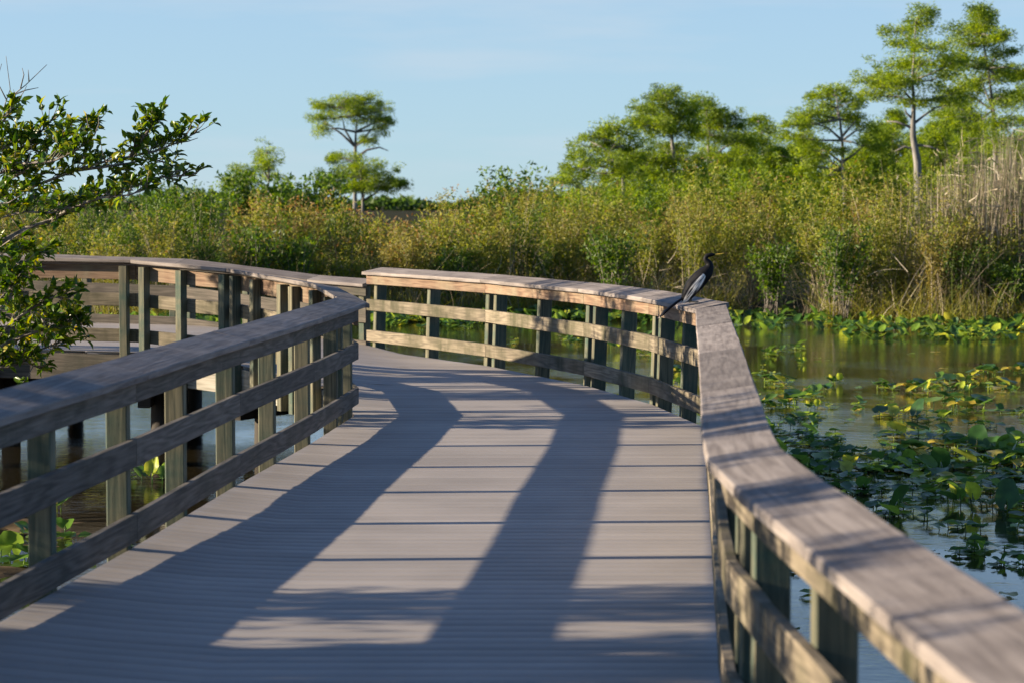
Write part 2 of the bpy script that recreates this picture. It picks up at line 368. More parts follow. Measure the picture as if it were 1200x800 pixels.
def box_post(name, x, y, ang, n0, n1, wid, z0, z1, side, parent, mat, lean=0.0):
    """post: n0..n1 is measured outward from the rail line, wid along it; direction ang of the rail"""
    t = Vector((math.cos(ang), math.sin(ang))); o = Vector((t.y, -t.x)) * side
    c = .006; prof = [(-wid / 2 + c, n0), (wid / 2 - c, n0), (wid / 2, n0 + c), (wid / 2, n1 - c), (wid / 2 - c, n1), (-wid / 2 + c, n1), (-wid / 2, n1 - c), (-wid / 2, n0 + c)]
    V = []; L = z1 - z0; fuv = []; faces = []; k = 8; per = [0]
    for i in range(k): per.append(per[-1] + math.dist(prof[i], prof[(i + 1) % k]))
    tw = random.uniform(-.02, .02); seg = 5
    for s in range(seg + 1):
        z = z0 + L * s / seg
        for (a, n) in prof:
            a2 = a + n * tw * s / seg; n2 = n + lean * (z - z0)
            p = t * a2 + o * n2; V.append((x + p.x, y + p.y, z))
    for s in range(seg):
        for i in range(k):
            j = (i + 1) % k; faces.append((s * k + i, s * k + j, (s + 1) * k + j, (s + 1) * k + i))
            u0, u1 = z0 + L * s / seg, z0 + L * (s + 1) / seg
            fuv += [(u0, per[i]), (u0, per[i + 1]), (u1, per[i + 1]), (u1, per[i])]
    for base in (0, seg * k):
        faces.append(tuple(base + i for i in range(k))); fuv += [(prof[i][0], prof[i][1]) for i in range(k)]
    me = bpy.data.meshes.new(name); me.from_pydata(V, [], faces); me.update()
    import bmesh
    uvl = me.uv_layers.new(name='UVMap'); uvl.data.foreach_set('uv', np.array(fuv, np.float32).ravel())
    bm = bmesh.new(); bm.from_mesh(me); bmesh.ops.recalc_face_normals(bm, faces=bm.faces); bm.to_mesh(me); bm.free()
    return link(name, me, mat, parent)

POSTS = []
def railing(name, label, pts, side, top_mat='board', mid_mat='board', cap_tilt=0.0, npost=1, double=True, cap_h=0.0,
            lean=0.0, group='timber railings of the boardwalk', caps=True, first_post=True, last_post=True, boards=(1, 1, 1), post_y=None, post_x=None, cw=(-.065, .22), pw=(.042, .182), tb=.842, lo=(.11, .255), mi=(.505, .65)):
    """pts: (x, y, zoff) of the inner face; side +1 = outer side is to the right of the walking direction"""
    root = empty(name, (pts[0][0], pts[0][1], pts[0][2])); tag(root, label, 'railing', group)
    inv = Matrix.Translation(-Vector((pts[0][0], pts[0][1], pts[0][2])))
    made = []
    def ends(i):
        def mk(j):
            return lambda n: (*offset_line(pts, n * side)[j], pts[j][2])
        return mk(i), mk(i + 1)
    zs = [(*lo, mid_mat, boards[2]), (*mi, mid_mat, boards[1]), (tb, .958, top_mat, boards[0])]
    for i in range(len(pts) - 1):
        A, B = ends(i)
        sd = hash((name, i)) % 1000 if False else (len(name) * 37 + i * 11)
        for (z0, z1, mt, on) in zs:
            if on: made.append(sweep('rail_board', A, B, chamfer(0, .04, z0, z1, .004), M[mt], root, seed=sd + int(z0 * 100)))
        if caps:
            T = cap_tilt
            prof = [(n, z + T * (n + .06)) for n, z in chamfer(cw[0], cw[1], .96 + cap_h, 1.0 + cap_h, .006)]
            made.append(sweep('cap_board', A, B, prof, M['cap'], root, seg=10, wob=.002, seed=sd + 7))
        # posts
        p, q = Vector(pts[i][:2]), Vector(pts[i + 1][:2]); d = q - p; ang = math.atan2(d.y, d.x); L = d.length
        us = [(j + 1) / (npost + 1) for j in range(npost)]
        e = .11 / L
        if double: us = ([e] if (i > 0 or first_post) else []) + us + ([1 - e] if (i < len(pts) - 2 or last_post) else [])
        if post_y: us = [(v - p.y) / (q.y - p.y) for v in post_y if p.y <= v < q.y]
        if post_x: us = [(v - p.x) / (q.x - p.x) for v in post_x if q.x < v <= p.x]
        for t in us:
            c = p.lerp(q, t); zo = pts[i][2] * (1 - t) + pts[i + 1][2] * t
            made.append(box_post('post', c.x, c.y, ang, pw[0], pw[1], .09, zo - .34, zo + .955 + cap_h, side, root, M['post'], lean))
    for o in made: o.matrix_parent_inverse = inv
    return root

# plan lines (inner faces of the rails), x right, y away from the camera
LN = [(-2.95, -1.5, 0), (-2.72, 3.6, 0), (-2.36, 8.2, 0), (-1.98, 12.7, 0), (-1.77, 15.7, 0), (-1.53, 18.7, 0), (-1.36, 21.4, 0)]
LA = [(-1.36, 21.4, 0), (-1.84, 24.15, .05), (-2.95, 25.95, .155), (-4.15, 26.8, .23), (-5.8, 27.15, .25), (-8.2, 27.5, .25), (-10.6, 27.7, .25)]
RN = [(1.30, -1.5, 0), (1.06, 2.0, 0), (.885, 5.2, 0), (.775, 7.5, 0), (.748, 8.4, 0)]
RM = [(.748, 8.4, 0), (.80, 9.3, 0), (.955, 11.4, 0), (1.17, 14.3, 0), (1.385, 17.3, 0), (1.60, 20.2, 0)]
RF = [(1.60, 20.2, 0), (1.28, 22.6, 0), (.74, 24.9, 0), (-.31, 27.9, 0), (-1.87, 31.0, 0)]
FA = [(-1.88, 31.06, -.16), (-2.65, 31.6, -.12), (-4.5, 32.6, 0.07), (-7.2, 33.3, .14), (-10.8, 33.8, .15)]

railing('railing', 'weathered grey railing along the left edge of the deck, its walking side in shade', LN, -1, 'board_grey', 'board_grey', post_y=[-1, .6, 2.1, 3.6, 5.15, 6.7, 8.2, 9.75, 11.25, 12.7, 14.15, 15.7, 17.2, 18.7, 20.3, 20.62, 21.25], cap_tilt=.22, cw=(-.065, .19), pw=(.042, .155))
railing('railing', 'railing that doubles back behind the left rail, its posts seen from outside over reddish boards', LA, -1, 'board_red', 'board', post_x=[-1.42, -1.66, -1.9, -2.14, -2.28, -2.62, -2.88, -3.04, -3.55, -4.0, -4.27, -5.8, -7.3, -8.8, -10.3], cw=(-.10, .15), pw=(.042, .14), tb=.80, cap_tilt=.14)
railing('railing', 'blurred near railing whose wide cap runs into the lower right corner', RN, 1, 'board', 'board', post_y=[-1, .6, 2.1, 3.65, 5.2, 6.78, 8.0, 8.3], cap_tilt=.15, cw=(-.065, .195), pw=(.042, .165))
railing('railing', 'long straight right-hand railing seen mostly as its pale cap from above', RM, 1, 'board', 'board', post_y=[8.62, 9.9, 11.3, 12.8, 14.3, 15.8, 17.3, 18.8, 20.1], cap_tilt=.15, cw=(-.065, .195), pw=(.042, .165))
railing('railing', 'sunlit outer railing with paired posts and the bird standing on its cap', RF, 1, 'board_red', 'board', cap_tilt=.19, npost=1, lean=.035)
railing('railing', 'slightly lower railing on the far side of the left arm, behind the doubled back rail', FA, 1, 'board_shaded', 'board_shaded', npost=1, cap_tilt=.19, lo=(.09, .27), mi=(.50, .69))

# extra posts of the left rail where none stands at a joint
# ------------------------------------------------------------------ deck
def interp_x(line, y):
    for a, b in zip(line, line[1:]):
        if min(a[1], b[1]) <= y <= max(a[1], b[1]) and abs(b[1] - a[1]) > 1e-6:
            return a[0] + (b[0] - a[0]) * (y - a[1]) / (b[1] - a[1])
    return None
def zoff(x):
    ks = [(-5.8, .25), (-4.15, .23), (-2.95, .155), (-1.84, .05), (-1.36, 0)]
    if x >= ks[-1][0]: return 0
    if x <= ks[0][0]: return .25
    for a, b in zip(ks, ks[1:]):
        if a[0] <= x <= b[0]: return a[1] + (b[1] - a[1]) * (x - a[0]) / (b[0] - a[0])
def edge_l(y):
    return interp_x(LN, y) if y <= 21.4 else (interp_x(LA, y) if y < 27.65 else -10.6)
def edge_r(y):
    if y <= 8.4: return interp_x(RN, y)
    if y <= 20.2: return interp_x(RM, y)
    if y <= 31.0: return interp_x(RF, y)
    return interp_x(FA, y)
V = []; T = []; R = []
y = -1.45; pitch = .1455; gap = .006; thick = .03
while y < 34.4:
    y0, y1 = y, y + pitch - gap
    L0, L1, R0, R1 = edge_l(y0), edge_l(y1), edge_r(y0), edge_r(y1)
    if None not in (L0, L1, R0, R1):
        m = .038
        L0 -= m; L1 -= m; R0 += m; R1 += m
        n = max(2, int((R0 - L0) / .45)); r = rng.random(); jz = rng.uniform(-.0012, .0012)
        b = len(V)
        for i in range(n + 1):
            t = i / n; xa, xb = L0 + (R0 - L0) * t, L1 + (R1 - L1) * t
            w = jz * .6
            za, zb = zoff(xa) + w, zoff(xb) + w
            V += [(xa, y0, za - thick), (xa, y0, za - .003), (xa, y0 + .003, za), (xb, y1 - .003, zb), (xb, y1, zb - .003), (xb, y1, zb - thick)]
        for i in range(n):
            p = b + i * 6
            for j in range(6):
                q = (j + 1) % 6; T.append((p + j, p + 6 + j, p + 6 + q, p + q)); R.append(r)
    y += pitch
me = np_mesh('boardwalk', V, np.array(T), R)
import bmesh
bm = bmesh.new(); bm.from_mesh(me); bmesh.ops.recalc_face_normals(bm, faces=bm.faces); bm.to_mesh(me); bm.free()
deck = link('boardwalk', me, M['deck']); tag(deck, kind='structure')

# fascia, joists, cross beams and piles under the deck
def line_fn(pts, j, side):
    return lambda n: (*offset_line(pts, n * side)[j], pts[j][2])
for pts, side in ((LN, -1), (LA, -1), (RN, 1), (RM, 1), (RF, 1), (FA, 1)):
    for i in range(len(pts) - 1):
        sweep('fascia', line_fn(pts, i, side), line_fn(pts, i + 1, side), chamfer(.0, .038, -.325, -.034, .004), M['fascia'] if pts is LA and i < 3 else M['board_shaded' if pts is LA else 'board'], deck, seed=i)
def beam(a, b, z0, z1, w, nm, mat, seed=0):
    d = (Vector(b) - Vector(a)).normalized(); o = Vector((d.y, -d.x))
    A = lambda n: (a[0] + o.x * n, a[1] + o.y * n, 0); B = lambda n: (b[0] + o.x * n, b[1] + o.y * n, 0)
    return sweep(nm, A, B, chamfer(-w / 2, w / 2, z0, z1, .005), mat, deck, seed=seed)
def pile(x, y, z1):
    f = Foliage(); f.tube([(x, y, -2.2), (x, y, -1), (x + .01, y, z1)], np.array([.115, .11, .105]), 12)
    f.build('pile', M['pile'], deck, smooth=True)
yy = 0.5
while yy < 21.5:
    l, r = edge_l(yy), edge_r(yy)
    beam((l + .05, yy), (r - .05, yy), -.62, -.345, .14, 'cross_beam', M['pile'], int(yy * 7))
    pile(l + .25, yy + .16, -.35); pile(r - .25, yy + .16, -.35)
    yy += 3.0
for (x0, y0, x1, y1) in ((-1.9, 24.4, .6, 24.9), (-3.0, 26.1, -1.1, 29.3), (-4.1, 26.85, -4.4, 32.6), (-5.9, 27.3, -6.1, 33.3), (-8.0, 27.7, -8.2, 33.9), (-10.2, 27.9, -10.3, 34.2)):
    zb = zoff(x0)
    beam((x0, y0), (x1, y1), zb - .62, zb - .345, .14, 'cross_beam', M['pile'])
    d = (Vector((x1, y1)) - Vector((x0, y0)))
    for t in (.08, .5, .92): pile(x0 + d.x * t + .13, y0 + d.y * t + .02, zb - .35)
for k in range(3):
    beam((-4.0, 27.6 + k * 2), (-10.4, 28.3 + k * 2), -.09, .19, .045, 'joist', M['pile'], k)

# ------------------------------------------------------------------ ground, water, horizon
def sheet(name, x0, x1, y0, y1, z, mat, nx=2, ny=2):
    xs, ys = np.linspace(x0, x1, nx), np.linspace(y0, y1, ny)
    V = [(x, y, z) for y in ys for x in xs]
    T = [(j * nx + i, j * nx + i + 1, (j + 1) * nx + i + 1, (j + 1) * nx + i) for j in range(ny - 1) for i in range(nx - 1)]
    o = link(name, np_mesh(name, V, np.array(T)), mat); tag(o, kind='structure'); return o
sheet('ground', -4000, 4000, -400, 6000, -2.3, M['soil'])
sheet('water', -260, 260, -60, 66, WATER, M['water'])

def bank_y(x):
    """front of the far bank"""
    b = 57.5 + 1.2 * math.sin(x * .35 + 1) + .8 * math.sin(x * .9)
    if x > 6.8: b = 54.6 + .8 * math.sin(x * 1.1)
    if 4.8 < x <= 6.8: b += 1.8
    return b
# bank terrain
xs = np.concatenate([[-4000, -600], np.arange(-120, 121, 2.0), [600, 4000]]); ys_off = [-1.2, 0, 1.5, 4, 10, 40, 400, 6000]
V = []; T = []
for o_ in ys_off:
    for x in xs:
        b = bank_y(x) if abs(x) < 130 else 57
        z = {-1.2: -1.5, 0: -.93, 1.5: -.78}.get(o_, -.62)
        V.append((x, b + o_, z + (.05 * math.sin(x * 1.7) if o_ > 0 else 0)))
nx = len(xs)
for j in range(len(ys_off) - 1):
    for i in range(nx - 1): T.append((j * nx + i, j * nx + i + 1, (j + 1) * nx + i + 1, (j + 1) * nx + i))
bk = link('terrain', np_mesh('terrain', V, np.array(T)), M['soil']); tag(bk, kind='structure')
# mud flat beside the left piles
V = []; T = []; nx = 40; ny = 30
for j in range(ny):
    for i in range(nx):
        x = -9 + 6.2 * i / (nx - 1); y_ = 16.5 + 5.5 * j / (ny - 1)
        e = min(i, nx - 1 - i) / nx * 2; e2 = min(j, ny - 1 - j) / ny * 2
        h = mnoise.fractal(Vector((x * 1.1, y_ * 1.6, 3)), 1, 2, 5) * .075
        V.append((x, y_, WATER - .075 + h + .07 * min(1, e * 3) * min(1, e2 * 3)))
for j in range(ny - 1):
    for i in range(nx - 1): T.append((j * nx + i, j * nx + i + 1, (j + 1) * nx + i + 1, (j + 1) * nx + i))
tag(link('mud', np_mesh('mud', V, np.array(T), smooth=True), M['mud']), kind='structure')

# ------------------------------------------------------------------ far bank thicket
def top_z(x, d):
    """height of the thicket's top: read as the photo's skyline"""
    u = 600 + x / d * F
    ks = [(-300, 226), (0, 230), (180, 226), (260, 234), (430, 236), (520, 233), (600, 222), (680, 214), (760, 207), (860, 202), (980, 205), (1060, 200), (1200, 196), (1500, 190)]
    yv = np.interp(u, [k[0] for k in ks], [k[1] for k in ks])
    return EYE + (236 - yv) / F * d

def shrub(f, x, y_, h, rad, nst, nleaf, L=.085, W=.026, tint=0.0, stems=None, base=-.8, up=.5, tiptint=None, tmin=.18):
    az = rng.uniform(0, 2 * math.pi, nst); sp = rng.uniform(.15, 1, nst) * rad; hh = h * rng.uniform(.72, 1.02, nst)
    B = np.stack([x + rng.normal(0, .16, nst) * rad, y_ + rng.normal(0, .16, nst) * rad, np.full(nst, base)], 1)
    E = np.stack([x + np.cos(az) * sp, y_ + np.sin(az) * sp, base + hh], 1)
    Cc = (B + E) / 2 + np.stack([np.cos(az) * sp * -.2, np.sin(az) * sp * -.2, hh * .18], 1)
    def q(t, i):
        t = t[:, None]; return B[i] * (1 - t) ** 2 + Cc[i] * 2 * t * (1 - t) + E[i] * t * t
    if stems is not None:
        for i in range(nst):
            tt = np.linspace(0, 1, 5); pts = q(tt, np.full(5, i)); stems.tube(pts, np.linspace(.013, .003, 5), 3)
    idx = rng.integers(0, nst, nleaf); t = tmin + (1 - tmin) * rng.random(nleaf) ** .75
    P = q(t, idx) + rng.normal(0, .085, (nleaf, 3))
    D = rng.normal(0, 1, (nleaf, 3)); D[:, 2] = D[:, 2] * .7 + up
    K = np.full(nleaf, tint)
    if tiptint is not None: K = np.where((t > .93) & (rng.random(nleaf) < tiptint), 1.0, K)
    f.leaves(P, D, L, W, .2, K)

thick_f = Foliage(); stem_f = Foliage(); green_f = Foliage()
for row, (off, sp) in enumerate(((.5, .8), (1.5, .85), (2.7, .95), (4.2, 1.1), (6.0, 1.3), (8.5, 1.6), (12, 2.0))):
    x = -26.0
    while x < 30:
        xx = x + rng.uniform(-.3, .3); yb = bank_y(xx) + off + rng.uniform(-.3, .3)
        u = 600 + xx / yb * F
        inview = -60 < u < 1260
        th = top_z(xx, yb)
        full = th + .8 + .0 * row
        h = full * {0: .62, 1: .82, 2: .95}.get(row, 1.0) * rng.uniform(.78, 1.12)
        gp = 862 < u < 968
        if gp and row < 1: x += sp; continue
        tint = float(np.clip(rng.normal(.08, .2), 0, .7))
        tip = .8 if 215 < u < 560 and rng.random() < .6 else (.18 if u < 900 else .1)
        green = rng.random() < (.62 if u < 255 else .08)
        nl = int((1500 if row < 4 else 900) * (1 if inview else .35))
        shrub(green_f if green else thick_f, xx, yb, h, rng.uniform(.65, 1.0), 11, nl, L=.1 if row < 3 else .12, W=.03 if row < 3 else .036, tint=tint, stems=stem_f if (row < 3 and inview) else None, tiptint=tip, tmin=.42 if gp and row < 2 else (.3 if row < 2 and u < 860 else .1))
        x += sp * rng.uniform(.8, 1.2) * (1 if inview else 1.6)
vg = thick_f.build('thicket', M['thicket']); tag(vg, kind='stuff', label='wall of tangled olive marsh shrubs along the far bank')
tag(green_f.build('shrubbery', M['fresh']), kind='stuff', label='darker green marsh shrubs mixed into the far bank')
# bare and dry stalks leaning through it
n = 2600
xs = rng.uniform(-22, 24, n); ys = np.array([bank_y(x) for x in xs]) + rng.uniform(-.5, 3.2, n)
P = np.stack([xs, ys, np.full(n, -.9)], 1); D = rng.normal(0, .28, (n, 3)); D[:, 2] = 1
stem_f.blades(P, D, rng.uniform(.6, 2.5, n), .017, .16, (rng.random(n) < .25).astype(float), 3)
n = 420  # grey curved dead twigs
xs = rng.uniform(-16, 18, n); ys = np.array([bank_y(x) for x in xs]) + rng.uniform(-.4, .6, n)
P = np.stack([xs, ys, rng.uniform(-.8, .5, n)], 1); D = rng.normal(0, .7, (n, 3)); D[:, 2] = np.abs(D[:, 2]) + .3; D[:, 1] -= .3
stem_f.blades(P, D, rng.uniform(.4, 1.2, n), .014, .4, 0, 4)
tag(stem_f.build('dry_stalks', M['dry']), kind='stuff', label='dry tan and grey stalks standing in the thicket')
# reeds on the right bank: tall tan canes with green blades
rf = Foliage(); n = 2300
cl = rng.choice([9.6, 10.5, 11.0, 11.6, 12.3, 13.2, 14.5, 16, 17.5], n, p=[.06, .07, .1, .19, .19, .16, .11, .07, .05]); xs = cl + rng.normal(0, .38, n)
ys = 55.3 + rng.uniform(0, 2.6, n); hh = np.clip(rng.normal(3.75, .45, n), 2.0, 4.7) - np.clip((11.3 - xs) * .35, 0, 1)
P = np.stack([xs, ys, np.full(n, -.85)], 1); D = rng.normal(0, .055, (n, 3)); D[:, 2] = 1
rf.blades(P, D, hh, rng.uniform(.018, .034, n), .05, (rng.random(n) < .22).astype(float), 4)
m_ = 1500; i = rng.integers(0, n, m_); t = rng.uniform(.3, 1, m_)[:, None]
Pp = P[i] + D[i] / np.linalg.norm(D[i], axis=1, keepdims=True) * hh[i][:, None] * t; Dd = rng.normal(0, .5, (m_, 3)); Dd[:, 2] = rng.uniform(-.2, .9, m_)
rf.blades(Pp, Dd, rng.uniform(.25, .55, m_), .03, .45, (rng.random(m_) < .3).astype(float), 2)
tag(rf.build('reeds', M['dry']), kind='stuff', label='tall dry tan reeds on the right bank')
# grass fringe at the foot of the bank
gf = Foliage(); n = 14000
xs = rng.uniform(-22, 22, n); ys = np.array([bank_y(x) for x in xs]) + rng.uniform(-.5, 1.4, n)
u_ = 600 + xs / ys * F; keep = ~((u_ > 865) & (u_ < 965)); xs, ys = xs[keep], ys[keep]; n = len(xs)
P = np.stack([xs, ys, np.full(n, -.92)], 1); D = rng.normal(0, .35, (n, 3)); D[:, 2] = 1
gf.blades(P, D, rng.uniform(.4, 1.3, n), .02, .35, rng.uniform(0, .5, n), 3)
tag(gf.build('grass', M['thicket']), kind='stuff', label='rough grass at the foot of the far bank')
# far low tree line
ff = Foliage(); n = 26000
xs = rng.uniform(-420, 420, n); hh = 3.6 + 1.6 * np.sin(xs * .06) + 1.2 * np.sin(xs * .21 + 2); zz = rng.random(n) ** .7 * hh
P = np.stack([xs, 640 + rng.uniform(0, 25, n), -.6 + zz], 1); ff.leaves(P, rng.normal(size=(n, 3)), 1.9, 1.3, .2, 1.0)
tag(ff.build('treeline', M['cypress']), kind='stuff', label='thin dark tree line on the horizon')

# ------------------------------------------------------------------ single shrubs that stand out
def bush_thing(u, ytop, d, rad, label, mat='fresh', nl=1600, L=.12, W=.05, base=None, group='shrubs standing out of the thicket', tint=0.0, name='shrub', open_=False):
    top = at(u, ytop, d); b = -.75 if base is None else base
    r = empty(name, (top.x, d, b)); tag(r, label, 'shrub', group)
    f, s = Foliage(), Foliage()
    shrub(f, 0, 0, top.z - b, rad, 16 if open_ else 22, nl, L, W, tint, s, base=0)
    f.build('crown', M[mat], r); s.build('stems', M['twig'], r)
    return r
bush_thing(282, 197, 84, 1.0, 'small dark green shrub at the left end of the skyline group', nl=1500, L=.2, W=.09)
bush_thing(345, 206, 80, 1.6, 'broad leafy shrub just left of the lone flat-topped tree', nl=2200, L=.18, W=.09)
bush_thing(393, 203, 82, 1.2, 'grey-green leafy shrub in front of the lone flat-topped tree', nl=1500, L=.18, W=.08)
bush_thing(228, 221, 76, 1.3, 'low rounded shrub at the left skyline beyond the branch tips', nl=1400, L=.16, W=.08)
bush_thing(600, 197, 74, 1.25, 'open leafy shrub breaking the skyline in the middle', nl=1300, L=.17, W=.075, open_=True)
bush_thing(566, 212, 74, 1.0, 'smaller shrub on the skyline left of the open leafy one', nl=900, L=.16, W=.07, open_=True)
bush_thing(635, 208, 76, 1.1, 'low green shrub on the skyline right of the open leafy one', nl=1000, L=.16, W=.07)
for (u, yt, d, rd, lb) in ((303, 262, 57.0, .9, 'fresh green shrub on the bank above the doubled back rail'), (352, 275, 57, .7, 'small bright green shrub on the bank above the corner post'),
                           (528, 290, 57.6, .9, 'bright green shrub on the bank behind the far rail joint'), (722, 270, 57.5, .8, 'bright green leafy shrub on the bank above the third pair of posts'),
                           (905, 285, 56.6, .8, 'green shrub hanging over the dark gap in the bank'), (985, 268, 55, .8, 'leafy green shrub on the bank right of the dark gap'), (1180, 300, 54.5, .9, 'leafy shrub at the foot of the dry reeds')):
    bush_thing(u, yt, d, rd, lb, nl=1500, L=.12, W=.045, tint=.1)

# ------------------------------------------------------------------ cypress trees
def cypress(u, ybase, d, pads, trunk, label, limbs=(), dens=1.0, depth=1.0, tint=0.0, lw=.042, seed=0, zb=-.6, leafL=.15):
    """pads: (u, y, half width px, half height px) foliage clouds; trunk: list of (u, y, radius m); limbs: polylines of px from trunk"""
    s = d / F
    b = at(trunk[0][0], ybase, d); root = empty('cypress_tree', (b.x, d, zb)); tag(root, label, 'tree', 'cypress trees beyond the thicket')
    def loc(u_, y_, dy=0.0):
        p = at(u_, y_, d); return Vector((p.x - b.x, dy, p.z - zb))
    tf = Foliage()
    tp = [Vector((0, 0, 0))] + [loc(a, c) for a, c, _ in trunk]; tr = [trunk[0][2] * .7] + [t[2] * .55 for t in trunk]
    tf.tube(tp, np.array(tr), 9)
    crown = Foliage()
    rs = random.Random(seed)
    for lb in limbs:
        dy = 0; pts = [loc(lb[0][0], lb[0][1])]; dep = rs.uniform(-1, 1) * depth * .8
        for k, q in enumerate(lb[1:]): pts.append(loc(q[0], q[1], dep * (k + 1) / len(lb)))
        tf.tube(pts, np.linspace(.075, .02, len(pts)) * (d / 120), 6)
    topy = trunk[-1][1]
    for (pu, py, rw, rh) in pads:
        dy = rs.uniform(-1, 1) * depth * (rw * s + .6)
        c = loc(pu, py, dy)
        # branch from trunk to the pad
        best = min(range(len(trunk)), key=lambda i: abs(trunk[i][1] - (py + rw * .35)) + abs(trunk[i][0] - pu) * .1)
        a = loc(trunk[best][0], trunk[best][1]); mid = a.lerp(c, .55) + Vector((0, 0, .12 * (c - a).length * rs.choice((-.4, 1)) * .6))
        tf.tube([a, mid, c], np.array([.055, .035, .012]) * (d / 120) * 1.2, 4)
        A, H = rw * s, rh * s
        nsub = max(4, int(A * 8 * dens))
        nsat = 5 + nsub // 4
        for q_ in range(nsub + nsat):
            an = rng.uniform(0, 2 * math.pi); rr = math.sqrt(rng.random()) if q_ < nsub else rng.uniform(1.0, 1.45); sx = c.x + math.cos(an) * rr * A; sy = c.y + math.sin(an) * rr * A * .8
            sz = c.z + rng.normal(0, .5) * H * (1.15 - rr * .5) + (abs(rng.normal(0, .8)) * H if q_ >= nsub else 0)
            tf.tube([c, ((c + Vector((sx, sy, sz))) / 2) + Vector((0, 0, .05)), (sx, sy, sz)], np.array([.012, .009, .004]) * (d / 100), 3)
            nlf = int((210 if q_ < nsub else 60) * dens); r0 = (rng.uniform(.16, .44) if q_ < nsub else rng.uniform(.12, .26)) * (d / 120) ** .5
            P = np.array([sx, sy, sz]) + np.clip(rng.normal(0, .85, (nlf, 3)), -1.5, 1.5) * np.array([r0, r0, r0 * .6])
            D = P - np.array([c.x, c.y, c.z - .3]); D = D / (np.linalg.norm(D, axis=1, keepdims=True) + .01) + rng.normal(0, .6, (nlf, 3)); D[:, 2] *= .6
            crown.leaves(P, D, leafL * (d / 120) ** .5, lw * (d / 120) ** .5, .15, float(np.clip(tint * .7 + rng.normal(0, .4), 0, 1)), droop=.15)
    tf.build('trunk', M['bark'], root, smooth=True); crown.build('crown', M['cypress'], root)
    return root

# lone flat-topped tree on the left skyline
cypress(416, 236, 190, [(395, 127, 22, 9), (420, 121, 24, 9), (412, 115, 18, 6), (440, 132, 16, 10), (449, 143, 9, 9), (372, 140, 10, 5), (383, 124, 14, 6), (430, 140, 12, 8), (405, 138, 16, 7), (377, 152, 4, 5), (446, 150, 6, 6), (434, 165, 6, 4)],
        [(416, 236, .30), (416, 190, .26), (416.5, 171, .22), (417, 155, .14), (419, 135, .08)], 'lone flat-topped tree standing above the left skyline',
        limbs=[[(416, 172), (400, 157), (390, 150), (375, 140)], [(416, 172), (430, 158), (440, 146)], [(417, 186), (430, 176), (445, 173), (455, 177)], [(416, 172), (404, 152), (402, 140)]], dens=.9)
cypress(418, 236, 150, [(402, 186, 18, 6), (425, 198, 22, 9), (436, 210, 26, 10), (412, 206, 22, 9), (450, 219, 22, 7), (466, 218, 9, 5), (430, 222, 26, 7), (395, 214, 16, 9)],
        [(425, 236, .16), (424, 215, .12), (420, 195, .07)], 'dense dark green young tree under the lone flat-topped tree', tint=.25)
cypress(313, 236, 150, [(313, 180, 10, 7), (318, 192, 11, 6), (306, 197, 9, 5), (314, 208, 13, 8)], [(314, 236, .10), (315, 210, .08), (313, 180, .04)], 'slim small tree with a loose tuft near the left skyline', dens=.7, tint=.1)
cypress(287, 236, 140, [(284, 202, 10, 6), (290, 214, 14, 6), (276, 216, 10, 5)], [(286, 236, .09), (286, 215, .07), (285, 202, .04)], 'low bright tree at the far left of the skyline trees', dens=.9)
# right-hand group, left to right
cypress(712, 236, 105, [(717, 153, 15, 5), (735, 158, 9, 5), (702, 162, 15, 6), (690, 172, 18, 6), (722, 172, 24, 9), (685, 185, 18, 7), (708, 190, 30, 9), (735, 185, 22, 10), (700, 203, 36, 9), (740, 202, 24, 10), (678, 199, 14, 5), (665, 215, 22, 6)],
        [(731, 236, .16), (730, 200, .14), (728, 175, .10), (722, 152, .05)], 'slanting pale green cypress at the left end of the right-hand grove', limbs=[[(730, 195), (705, 172), (690, 165)], [(730, 205), (712, 196), (690, 190)]], tint=.25, dens=.95)
cypress(780, 236, 112, [(778, 110, 11, 6), (770, 118, 10, 6), (786, 122, 12, 8), (760, 130, 14, 6), (778, 136, 18, 9), (800, 140, 16, 8), (764, 148, 18, 8), (788, 155, 26, 10), (808, 130, 7, 6), (752, 145, 10, 4), (775, 172, 32, 12), (760, 190, 34, 12), (800, 188, 30, 14), (780, 208, 40, 12)],
        [(791, 236, .22), (790, 190, .19), (786, 150, .13), (779, 108, .05)], 'tall dark green cypress at the left of the right-hand grove', tint=.45, dens=1.15)
cypress(826, 236, 118, [(822, 122, 9, 5), (826, 132, 13, 7), (836, 142, 15, 8), (812, 145, 12, 6), (848, 138, 15, 5), (856, 150, 17, 8), (830, 160, 26, 10), (862, 166, 20, 10), (824, 182, 34, 12), (856, 190, 30, 12), (838, 207, 40, 12)],
        [(832, 236, .2), (831, 190, .17), (829, 150, .1), (824, 120, .04)], 'twin-topped green cypress between the dark one and the gap', tint=.3, dens=1.1)
cypress(892, 236, 125, [(889, 143, 6, 5), (892, 156, 10, 6), (884, 168, 14, 7), (900, 176, 16, 8), (886, 190, 26, 11), (912, 196, 24, 10), (870, 178, 14, 10), (896, 210, 34, 10)],
        [(897, 236, .14), (896, 195, .11), (892, 160, .07), (889, 143, .03)], 'short pointed cypress in the dip of the grove', tint=.15, dens=1.1)
cypress(985, 236, 100, [(978, 106, 14, 5), (962, 113, 12, 6), (996, 118, 16, 6), (980, 126, 24, 7), (945, 136, 20, 6), (930, 148, 13, 5), (968, 142, 26, 8), (1000, 138, 20, 8), (935, 162, 22, 8), (1018, 150, 14, 8), (960, 178, 24, 8), (1008, 172, 22, 9), (940, 190, 24, 9), (975, 206, 26, 6)],
        [(990, 236, .16), (988, 200, .14), (987, 165, .11), (984, 140, .08), (980, 112, .04)], 'spreading pale trunked cypress in the middle of the right-hand grove',
        limbs=[[(988, 192), (975, 182), (962, 174)], [(988, 190), (1003, 180), (1016, 168)], [(987, 165), (970, 150), (945, 142)], [(987, 160), (1002, 142)]], dens=.9)
